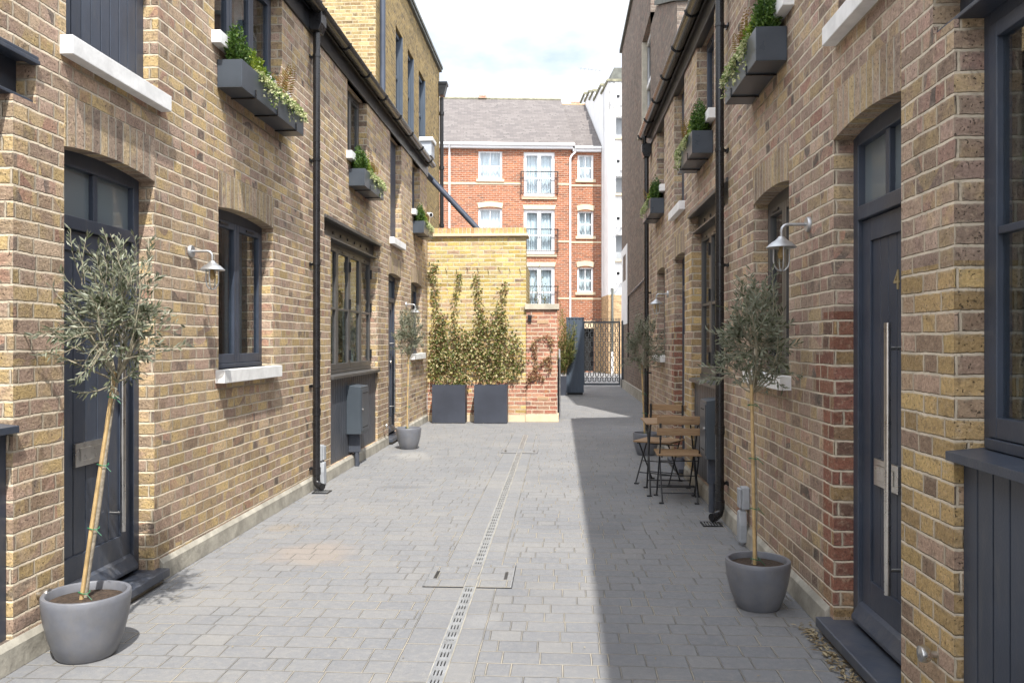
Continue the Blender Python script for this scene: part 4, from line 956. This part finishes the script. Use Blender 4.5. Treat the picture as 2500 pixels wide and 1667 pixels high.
# ------------------------------------------------------------------ wall lamps
def wall_lamp(T, y, z, label):
    r_ = root('wall_lamp', T.P(0, y, z), label, 'wall lamp', 'ship style wall lamps'); k = T.s
    part('backplate', MB().lathe([(0, .018*k), (.038, .018*k), (.042, .010*k), (.042, 0)], T.P(0, y, z), 24, 'x'), 'galv', r_, smooth=True)
    d = .15; arm = [T.P(.015, y, z)]+[T.P(d-.035, y, z)]+[T.P(d-.035+.035*math.sin(t), y, z-.035+.035*math.cos(t)) for t in (R(30), R(60), R(90))]+[T.P(d, y, z-.075)]
    part('arm', MB().tube(arm, .0085, 10), 'galv', r_, smooth=True)
    c = T.P(d, y, z-.075)
    part('shade', MB().lathe([(.0, .012), (.014, .010), (.022, 0), (.034, -.012), (.052, -.022), (.064, -.032), (.082, -.050), (.080, -.053), (.045, -.03), (.0, -.022)], c, 28), 'galv', r_, smooth=True)
    part('glass', MB().lathe([(.036, -.03), (.037, -.10), (.034, -.135), (.022, -.158), (0, -.166)], c, 20), 'lampglass', r_, smooth=True)
    part('bulb', MB().lathe([(.012, -.03), (.012, -.06), (.02, -.085), (.018, -.105), (0, -.118)], c, 14), 'cane', r_, smooth=True)
    for a in (0, math.pi/2):
        pts = [Vector((math.cos(a)*.042*sg, math.sin(a)*.042*sg, zz)) for sg, zz in ((-1, -.04), (-1, -.13))]
        pts = [(-.043, -.04), (-.043, -.125), (-.036, -.155), (-.02, -.174), (0, -.180), (.02, -.174), (.036, -.155), (.043, -.125), (.043, -.04)]
        part('guard', MB().tube([(c[0]+q*math.cos(a), c[1]+q*math.sin(a), c[2]+h_) for q, h_ in pts], .0042, 8), 'galv', r_, smooth=True)
wall_lamp(TL, 5.32, 2.07, 'steel ship style lamp between the near door and window of the left wall')
wall_lamp(TL, 12.95, 2.06, 'steel ship style lamp above the small olive tree on the far left wall')
wall_lamp(TR, 4.57, 2.11, 'steel ship style lamp beside the door numbered 4')
wall_lamp(TR, 10.44, 2.07, 'steel ship style lamp over the bistro set on the far right wall')

# ------------------------------------------------------------------ meter cabinets and power points
def cabinet(T, y0, y1, z0, z1, d, label):
    r_ = root('meter_cabinet', T.P(0, (y0+y1)/2, z0), label, 'cabinet', 'meter cabinets on the boarded panels')
    m = MB(); m.prism([T.P(-.03, y0, z0), T.P(d, y0, z0), T.P(d, y0, z1-.02), T.P(-.03, y0, z1)], (0, y1-y0, 0)); part('body', m, 'cab', r_, .004)
    m = MB(); T.bx(m, d+.0005, d+.008, y0+.02, y1-.02, z0+.03, z1-.05); D = part('door', m, 'cab', r_, .003)
    m = MB()
    for zz in (z1-.10, z0+.07): T.bx(m, d+.008, d+.010, y0+.07, y1-.07, zz, zz+.008)
    part('vent_slot', m, 'dark', D); part('lock', MB().lathe([(0, .012*T.s), (.012, .012*T.s), (.012, 0)], T.P(d+.008, y0+.05, (z0+z1)/2), 12, 'x'), 'steel', D)
    for k, yy in enumerate((y0+.10, y0+.19)):
        m = MB(); T.bx(m, -.028, d*(.75-.35*k), yy, yy+.055, z0-.22, z0); m.tube([T.P(d*.45-.03*k, yy+.03, z0-.2), T.P(d*.45-.03*k, yy+.03, .0)], .028, 10); part('conduit', m, 'paint', r_)
cabinet(TL, 9.42, 9.80, .39, .96, .14, 'blue-grey meter cabinet on the sunlit boarded panel of the left wall')
cabinet(TR, 7.02, 7.32, .47, .985, .125, 'dark meter cabinet behind the right downpipe and chairs')
def power_point(T, y, label):
    r_ = root('power_point', T.P(0, y, 0), label, 'power point', 'grey outdoor power points by the downpipes')
    m = MB(); T.bx(m, 0, .055, y-.045, y+.045, .26, .42); B = part('box', m, 'gplast', r_, .008); m = MB(); T.bx(m, .055, .075, y-.04, y+.04, .27, .41); part('lid', m, 'gplast', B, .006)
    m = MB(); m.prism([T.P(.02, y-.03, .25), T.P(.02, y+.03, .25), T.P(.02, y+.05, .15), T.P(.02, y+.05, .02), T.P(.02, y-.05, .02), T.P(.02, y-.05, .15)], (.055*T.s, 0, 0)); part('cover', m, 'gplast', r_, .010)
    m = MB(); T.bx(m, .03, .06, y-.02, y+.02, 0, .26); part('cable', m, 'gplast', r_)
power_point(TL, 8.20, 'pale power point box at the foot of the sunlit left wall'); power_point(TR, 6.02, 'grey power point box at the foot of the shaded right wall')

# ------------------------------------------------------------------ plants
def sprig(mb, base, tip, n, L, w, spread=.9, start=.2, tw=None, r=.002):
    base = Vector(base); tip = Vector(tip); d = tip-base; side = d.orthogonal().normalized(); bow = rv()*d.length*.12
    f = lambda t: base+d*t+bow*math.sin(math.pi*t)
    if tw is not None: tw.tube([f(k/4) for k in range(5)], [r*(1-.6*k/4) for k in range(5)], 4, False)
    for k in range(n):
        t = start+(1-start)*(k+random.random())/n; p = f(t); dd = d.normalized()
        q = rv(); q = (q-dd*q.dot(dd)).normalized()
        mb.leaf(p, dd*(.75-.2*random.random())+q*spread*random.uniform(.5, 1.1), rv(), L*random.uniform(.7, 1.2), w*random.uniform(.8, 1.2))
def olive(loc, lean, zc, rad, hgt, potr, poth, label, nb=150, seed=1, drop=4, name='potted_olive_tree'):
    random.seed(seed); x, y, _ = loc; r_ = root(name, (x, y, 0), label, 'olive tree', 'standard olive trees in grey pots')
    pr = [(0, .0), (potr*.62, .0), (potr*.68, .012), (potr*.83, poth*.3), (potr*.95, poth*.62), (potr, poth*.9), (potr, poth*.985), (potr*.985, poth), (potr*.90, poth), (potr*.885, poth*.985), (potr*.87, poth*.86)]
    P_ = part('pot', MB().lathe(pr, (x, y, 0), 48), 'pot', r_, smooth=True)
    s_ = MB(); n = 24; i = 0
    s_.lathe([(0, poth*.90), (potr*.4, poth*.885), (potr*.875, poth*.87)], (x, y, 0), 32); part('soil', s_, 'soil', P_)
    top = Vector((x+lean[0], y+lean[1], zc-hgt*.46)); b = Vector((x-.01, y, poth*.86))
    tr = [b.lerp(top, t)+Vector((math.sin(t*7+seed)*.006, math.cos(t*6)*.006, 0)) for t in [k/10 for k in range(11)]]
    tr = [tr[0]]+tr[1:]; T_ = part('trunk', MB().tube(tr, [.018, .011]+[.0095]*8+[.009], 10), 'bark', r_, smooth=True)
    off = Vector((-.009, -.013, 0)); part('stake', MB().tube([b+off, b.lerp(top, .35)+off*1.15, b.lerp(top, .7)+off*1.05, b.lerp(top, 1.05)+off], .0095, 8), 'cane', r_, smooth=True)
    for t in (.04, .33, .62, .93):
        c = b.lerp(top, t)+off*.5; m = MB(); m.tube([c+Vector((math.cos(a)*.026, math.sin(a)*.022, .004*math.sin(a*2))) for a in [k*math.pi/5 for k in range(11)]], .0022, 5); m.tube([c+Vector((.02, -.02, 0)), c+Vector((.05, -.02, -.03))], .0015, 4); part('tie', m, 'tie', r_)
    cr_ = MB(); tw = MB(); cen = Vector((top.x, top.y, zc)); lob = [(rv(), random.uniform(.72, 1.32)) for _ in range(12)]
    for k in range(nb):
        d = rv(); d.z = d.z*.9+.18; d.normalize()
        m_ = max([1.0*w_ if d.dot(l_) > .8 else .78 for l_, w_ in lob])
        e = Vector((d.x*rad*m_, d.y*rad*m_, d.z*hgt*.5*m_)); t0 = random.uniform(.0, .55)
        s0 = cen+Vector((e.x*t0, e.y*t0, e.z*t0)) if k > 22 else top
        s0.z = max(s0.z, top.z)
        e2 = cen+e*random.choice((random.uniform(.6, 1.0), random.uniform(.85, 1.22)))+Vector((0, 0, .03))
        sprig(cr_, s0, e2, random.randint(12, 20), .046, .0105, .85, .25 if k > 22 else .5, tw, .0026 if k > 22 else .005)
    for k in range(20):      # upright shoots breaking the outline
        a = random.uniform(0, 6.28); q = random.uniform(.1, .75)*rad; p0 = cen+Vector((math.cos(a)*q, math.sin(a)*q, hgt*.30)); sprig(cr_, p0, p0+Vector((random.uniform(-.05, .05), random.uniform(-.04, .04), random.uniform(.10, .27))), 17, .043, .010, .75, .1, tw, .0022)
    for k in range(drop):    # low side sprigs
        a = random.uniform(0, 6.28) if k > 1 else (0.2 if k else 3.0); p0 = cen+Vector((math.cos(a)*rad*.45, math.sin(a)*rad*.45, -hgt*.28)); p1 = cen+Vector((math.cos(a)*rad*1.3, math.sin(a)*rad*1.1, -hgt*random.uniform(.12, .42))); sprig(cr_, p0, p1, 16, .046, .0105, .8, .3, tw, .003)
    C_ = part('crown', cr_, 'olive', r_); part('twigs', tw, 'twig', C_)
olive((-2.222, 3.725, 0), (.118, .05), 1.555, .255, .60, .193, .295, 'olive tree leaning in a grey pot by the near left door', 140, 11, 8)
olive((1.094, 4.62, 0), (-.02, .03), 1.45, .22, .58, .176, .265, 'olive tree in a dark grey pot beside the door numbered 4', 128, 5, 7)
olive((-2.08, 11.15, 0), (-.0, .05), 1.50, .20, .56, .172, .29, 'small olive tree in the sunlit pot by the far left door', 130, 21, 2)
olive((1.11, 10.73, 0), (-.04, .05), 1.40, .23, .60, .172, .29, 'olive tree in the pot behind the bistro set', 130, 33, 3)

def window_box(T, y0, y1, z0, z1, D, nbr, label, seed):
    random.seed(seed); r_ = root('window_box', T.P(0, (y0+y1)/2, z0), label, 'window box', 'planted steel window boxes')
    m = MB(); t = .006
    T.bx(m, .004, D, y0, y1, z0, z0+t); T.bx(m, .004, D, y0, y0+t, z0+t, z1); T.bx(m, .004, D, y1-t, y1, z0+t, z1); T.bx(m, .004, .004+t, y0+t, y1-t, z0+t, z1); T.bx(m, D-t, D, y0+t, y1-t, z0+t, z1)
    B = part('box', m, 'boxmetal', r_, .0015); m = MB(); T.bx(m, .012, D-t-.002, y0+.01, y1-.01, z1-.05, z1-.03); part('soil', m, 'soil', B)
    for k in range(nbr):
        yy = y0+(y1-y0)*(k+.55)/nbr if nbr > 1 else (y0+y1)/2
        m = MB(); T.bx(m, .0, D+.006, yy-.008, yy+.008, z0-.010, z0-.002); T.bx(m, D+.001, D+.007, yy-.008, yy+.008, z0-.002, z0+.055); part('bracket', m, 'plast', r_)
    L = y1-y0
    def bush(cy, rad, h, n, mat, name, lf, wd, mid=.5, low=0.0):
        b = MB()
        for k in range(n):
            a = random.uniform(0, 6.28); q = math.sqrt(random.random()); dd = D*mid+math.cos(a)*q*min(rad, D*.42); yy = cy+math.sin(a)*q*rad; hh = h*(1-.55*q*q)*random.uniform(.55, 1.1)
            sprig(b, T.P(D*mid+(dd-D*mid)*.4, cy+(yy-cy)*.5, z1-.03+low), T.P(dd, yy, z1+hh), 18, lf, wd, 1.1, .15)
        return part(name, b, mat, r_)
    bush(y0+.15, .165, .31, 130, 'box', 'boxwood_shrub', .027, .014)
    bush(y0+.14+L*.22, .17, .215, 80, 'lime', 'leafy_shrub', .034, .017); bush(y0+.14+L*.36, .12, .16, 45, 'box', 'leafy_shrub', .036, .013)
    iv = MB()
    ns = int(42*L/1.2)+12
    for k in range(ns):
        yy = y0+L*random.uniform(.22, .99); drop = random.uniform(.02, .09)+(.11 if random.random() < .14 else 0); q = random.uniform(-.05, .07)
        p0 = T.P(D*.7, yy, z1+random.uniform(.0, .05)); p1 = T.P(D+.012, yy+q*.4, z1+random.uniform(0, .02)); p2 = T.P(D+random.uniform(.012, .035), yy+q, z1-drop)
        sprig(iv, p0, p1, 10, .026, .021, 1.3, 0); sprig(iv, p1, p2, 12, .024, .02, 1.4, 0)
    part('trailing_ivy', iv, 'ivy', r_)
    fe = MB()
    for k in range(7):
        cy = y0+L*random.uniform(.66, .86); p0 = Vector(T.P(D*.5, cy, z1-.02)); a = random.uniform(-1.1, 1.1); H = random.uniform(.20, .38)
        tip = Vector(T.P(D*.5+random.uniform(-.03, .12), cy+a*.22, z1+H)); n = 18
        sag = Vector((0, a*.08, -.03))
        for j in range(n):
            t = j/n; p = p0.lerp(tip, t)+sag*t*t; dirn = (tip-p0).normalized(); sd = Vector((T.s*.35, 1, 0)).normalized(); w_ = .085*math.sin(math.pi*(.16+.84*t))+.004
            for g_ in (-1, 1): fe.leaf(p, sd*g_+dirn*.35, dirn.cross(sd), w_, .010, .1)
    part('fern', fe, 'fern', r_)
    fl = MB()
    for k in range(70): fl.leaf(T.P(D*random.uniform(.35, .95), y0+L*random.uniform(.60, .80), z1+random.uniform(.0, .08)), rv(), rv(), .022, .014)
    part('pale_flowers', fl, 'flower', r_)
window_box(TL, 5.74, 7.15, 3.29, 3.49, .185, 3, 'long window box with tall bronze fern, nearest on the left wall', 3)
window_box(TL, 9.40, 10.43, 3.28, 3.48, .19, 2, 'middle window box above the wide left casement window', 4)
window_box(TL, 13.55, 14.50, 3.28, 3.48, .19, 1, 'small far window box above left end of the yellow wall', 5)
window_box(TR, 5.00, 5.92, 3.155, 3.36, .187, 2, 'pale fronted window box with long trailing ivy, nearest on the right wall', 6)
window_box(TR, 7.39, 8.29, 3.15, 3.35, .187, 2, 'middle window box just left of the near right downpipe', 7)
window_box(TR, 10.83, 11.80, 3.15, 3.35, .183, 1, 'far window box beside the thin downpipe on the right wall', 8)

def climber_planter(x0, x1, y0, y1, h, label, vines, cloud, seed):
    random.seed(seed); r_ = root('climber_planter', ((x0+x1)/2, (y0+y1)/2, 0), label, 'planter', 'square zinc planters with climbers')
    m = MB(); t = .008; m.box(x0, x1, y0, y1, .008, .03); m.box(x0, x1, y0, y0+t, .03, h); m.box(x0, x1, y1-t, y1, .03, h); m.box(x0, x0+t, y0+t, y1-t, .03, h); m.box(x1-t, x1, y0+t, y1-t, .03, h)
    B = part('box', m, 'zinc', r_, .002); part('soil', MB().box(x0+.01, x1-.01, y0+.01, y1-.01, h-.06, h-.04), 'soil', B)
    lf = MB(); tw = MB()
    for (xa, za, xb, zb, n, wd) in vines:      # leafy leaders climbing the wall
        pts = []
        for k in range(13):
            t = k/12; pts.append(Vector((xa+(xb-xa)*t+math.sin(t*9+xa*7)*.03, 14.99-.0*t-.02*math.sin(t*5)+(-.15 if za < .8 and t < .08 else 0), za+(zb-za)*t)))
        tw.tube(pts, [.007*(1-.7*k/12) for k in range(13)], 5, False)
        for k in range(n):
            t = random.random(); i = min(11, int(t*12)); p = pts[i].lerp(pts[i+1], t*12-i)+Vector((random.gauss(0, wd), -abs(random.gauss(.015, .03)), random.gauss(0, .02)))
            lf.leaf(p, Vector((random.uniform(-1, 1), -.45, random.uniform(-1.1, .5))), Vector((random.uniform(-.6, .6), -1, random.uniform(-.4, .6))), random.uniform(.035, .062), random.uniform(.026, .044))
    for (cx, cz, rx, rz, n) in cloud:
        for k in range(n):
            a = random.uniform(0, 6.28); q = math.sqrt(random.random()); p = Vector((cx+math.cos(a)*q*rx, 14.985-abs(random.gauss(0, .07))-.02, cz+math.sin(a)*q*rz))
            lf.leaf(p, Vector((random.uniform(-1, 1), -.4, random.uniform(-1.2, .5))), Vector((random.uniform(-.6, .6), -1, random.uniform(-.5, .7))), random.uniform(.035, .062), random.uniform(.026, .044))
        for k in range(max(3, n//60)):
            a = random.uniform(0, 6.28); p0 = Vector((cx+random.uniform(-.5, .5)*rx, 14.95, cz-rz*.6)); tw.tube([p0, p0+Vector((random.uniform(-.15, .15), .02, rz*.6)), p0+Vector((random.uniform(-.25, .25), .03, rz*1.2))], .003, 4, False)
    C_ = part('climber', lf, 'climb', r_); part('stems', tw, 'dryst', C_)
climber_planter(-2.305, -1.705, 14.62, 14.93, .69, 'left zinc planter of browning climber against the yellow wall',
    [(-2.2, .7, -2.33, 2.95, 330, .045), (-1.95, .7, -1.90, 2.75, 220, .04), (-2.1, .7, -2.15, 2.0, 130, .05)],
    [(-1.98, 1.42, .44, .36, 520), (-2.05, 1.0, .42, .33, 400), (-2.2, 1.75, .18, .26, 120), (-1.75, .78, .12, .1, 60), (-1.66, 1.38, .20, .30, 190), (-2.3, 1.2, .13, .35, 110)], 41)
climber_planter(-1.545, -.95, 14.62, 14.93, .69, 'right zinc planter of browning climber against the yellow wall',
    [(-1.4, .7, -1.52, 2.72, 300, .042), (-1.2, .7, -1.02, 2.55, 300, .042), (-1.3, .7, -1.25, 2.0, 120, .05), (-.98, .75, -.66, 1.1, 60, .05)],
    [(-1.22, 1.48, .48, .34, 540), (-1.22, 1.05, .44, .30, 370), (-1.1, 1.85, .14, .25, 110), (-.78, 1.2, .13, .32, 120), (-1.45, 1.85, .14, .2, 80)], 42)
random.seed(9)
lf = MB(); tw = MB(); paths = [[(-.60, .72), (-.5, .9), (-.45, 1.2), (-.50, 1.4), (-.42, 1.52), (-.2, 1.58), (-.16, 1.4), (-.19, 1.1), (-.22, .95)], [(-.6, .75), (-.40, .85), (-.28, .78)], [(-.5, .92), (-.3, 1.1), (-.2, 1.2)]]
for pth in paths:
    tw.tube([(x, 14.975, z) for x, z in pth], .005, 5)
    for k in range(22*len(pth)):
        i = random.randrange(len(pth)-1); t = random.random(); x = pth[i][0]*(1-t)+pth[i+1][0]*t; z = pth[i][1]*(1-t)+pth[i+1][1]*t
        lf.leaf((x+random.gauss(0, .025), 14.975-abs(random.gauss(0, .02)), z+random.gauss(0, .025)), Vector((random.uniform(-1, 1), -.4, random.uniform(-1, .5))), Vector((random.uniform(-.5, .5), -1, .2)), random.uniform(.03, .05), .03)
wv = root('wall_vine', (-.45, 14.97, .7), 'sparse reddish vine looping over the front of the brick pier', 'vine'); part('leaves', lf, leaf_mat('vine_leaf', [(0, (.12, .13, .04)), (.4, (.22, .09, .05)), (.7, (.28, .16, .08)), (1, (.42, .32, .17))]), wv); part('stems', tw, 'dryst', wv)

bp = root('bamboo_planter', (.08, 22.5, 0), 'dark planter of dense bamboo between brick pier and ribbed metal panel', 'planter')
part('box', MB().box(-.08, .17, 22.42, 22.72, 0, .52), 'zinc', bp, .003); lf = MB(); tw = MB(); random.seed(3)
for k in range(70):
    b0 = Vector((random.uniform(-.06, .15), random.uniform(22.44, 22.68), .5)); zt = random.uniform(.75, 2.1); xm = .42 if 1.1 < zt < 2.0 else .22
    tp = Vector((random.uniform(-.10, xm), random.uniform(22.2, 22.5), zt)); sprig(lf, b0.lerp(tp, random.uniform(0, .6)), tp, 46, .085, .017, 1.0, .05, tw, .004)
for k in range(14):
    b0 = Vector((.02+random.uniform(-.05, .08), 22.5, 1.9)); sprig(lf, b0, b0+Vector((random.uniform(-.1, .1), 0, random.uniform(.1, .55))), 10, .06, .012, .8, .2, tw, .003)
o = part('foliage', lf, 'bamboo', bp); part('canes', tw, 'cane', o)
rg = root('roof_shrub', (-.35, 16.3, 0), 'wispy shrub rising behind the stone cap of the brick pier', 'shrub'); lf = MB(); tw = MB()
for k in range(20):
    b0 = Vector((random.uniform(-.55, -.12), random.uniform(16.0, 16.5), 1.2)); sprig(lf, b0, b0+Vector((random.uniform(-.12, .12), 0, random.uniform(.9, 1.75))), 22, .06, .014, .8, .3, tw, .004)
o = part('foliage', lf, 'bamboo', rg); part('stems', tw, 'dryst', o); part('planter', MB().box(-.62, -.1, 15.95, 16.6, 0, 1.2), 'zinc', rg)

# ------------------------------------------------------------------ bistro set
def bar(mb, a, b, r=.0075): return mb.tube([a, b], r, 8)
def make_chair():
    c = root('folding_chair', (0, 0, 0), 'x', 'chair', 'folding bistro chairs'); W_ = .178
    for k in range(5): y = -.155+k*.082; part('seat_slat', MB().box(-.205, .205, y-.034, y+.034, .43, .447), 'wood', c, .004, local=True)
    for z in (.655, .765): part('back_slat', MB().box(-.21, .21, -.232-(z-.655)*.12, -.217-(z-.655)*.12, z-.033, z+.033), 'wood', c, .004, local=True)
    for sx in (-1, 1):
        m = MB(); bar(m, (sx*W_, .20, .01), (sx*W_, -.19, .52)); bar(m, (sx*W_, -.19, .52), (sx*W_, -.215, .60)); m.box(sx*W_-.010, sx*W_+.010, -.222, -.207, .58, .80); part('leg', m, 'paintd', c, local=True)
        m = MB(); bar(m, (sx*(W_-.02), -.19, .01), (sx*(W_-.02), .16, .425)); part('leg', m, 'paintd', c, local=True)
        part('foot', MB().box(sx*W_-.03, sx*W_+.012, .185, .22, 0, .014), 'paintd', c, .003, local=True); part('foot', MB().box(sx*(W_-.02)-.03, sx*(W_-.02)+.012, -.21, -.175, 0, .014), 'paintd', c, .003, local=True)
        part('seat_rail', bar(MB(), (sx*W_*.9, -.17, .422), (sx*W_*.9, .19, .422), .008), 'paintd', c, local=True)
    for (y, z) in ((.125, .11), (-.13, .085), (-.13, .38), (.03, .22)): part('stretcher', bar(MB(), (-W_+.01, y, z), (W_-.01, y, z), .0055), 'paintd', c, local=True)
    return c
chA = make_chair(); chA.location = (1.09, 7.69, 0); chA.rotation_euler = (0, 0, R(-2)); chA['label'] = 'slatted folding chair with its back to the viewer, in front of the table'
chB = copy_tree(chA); chB.location = (1.03, 8.63, 0); chB.rotation_euler = (0, 0, R(152)); chB['label'] = 'slatted folding chair turned to face the viewer from beyond the table'
tb = root('bistro_table', (1.08, 8.07, 0), 'small square wooden slatted folding table between the two chairs', 'table')
for k in range(7): y = -.245+k*.0815; part('top_slat', MB().box(-.27, .265, y-.037, y+.037, .685, .70), 'wood', tb, .003, local=True)
for sx in (-1, 1):
    x = sx*.225; part('leg', bar(MB(), (x, -.23, .01), (x*.94, .20, .68), .008), 'paintd', tb, local=True); part('leg', bar(MB(), (x*.94, .23, .01), (x, -.20, .68), .008), 'paintd', tb, local=True)
    part('foot', MB().box(x-.035, x+.012, -.245, -.215, 0, .014).box(x*.94-.035, x*.94+.012, .215, .245, 0, .014), 'paintd', tb, .003, local=True); part('top_rail', bar(MB(), (x, -.25, .678), (x, .25, .678), .008), 'paintd', tb, local=True)
for y, z in ((-.19, .085), (.19, .085)): part('stretcher', bar(MB(), (-.22, y, z), (.22, y, z), .006), 'paintd', tb, local=True)

# ------------------------------------------------------------------ fallen leaves
random.seed(77); fl = MB()
def litter(x0, x1, y0, y1, n, L=.035):
    for k in range(n):
        a = random.uniform(0, 6.28); fl.leaf((random.uniform(x0, x1), random.uniform(y0, y1), random.uniform(.003, .012)), (math.cos(a), math.sin(a), random.uniform(-.05, .15)), (random.uniform(-.3, .3), random.uniform(-.3, .3), 1), L*random.uniform(.6, 1.2), L*.3*random.uniform(.7, 1.2))
litter(1.225, 1.29, 2.9, 4.25, 330, .045); litter(1.20, 1.33, 4.1, 4.35, 40); litter(1.15, 1.33, 5.0, 9, 45, .03); litter(-2.3, 1.2, 2.8, 12, 60, .025); litter(1.0, 1.34, 9.0, 10.4, 25)
litter(-2.4, -.9, 14.5, 14.95, 120, .03); litter(-2.25, -2.0, 6.2, 6.5, 60, .02); litter(-2.42, -2.38, 5, 9, 20, .025)
o = part('fallen_leaves', fl, 'dead'); tag(o, 'dry fallen leaves scattered on the paving along the walls', 'leaf litter', None, 'stuff')
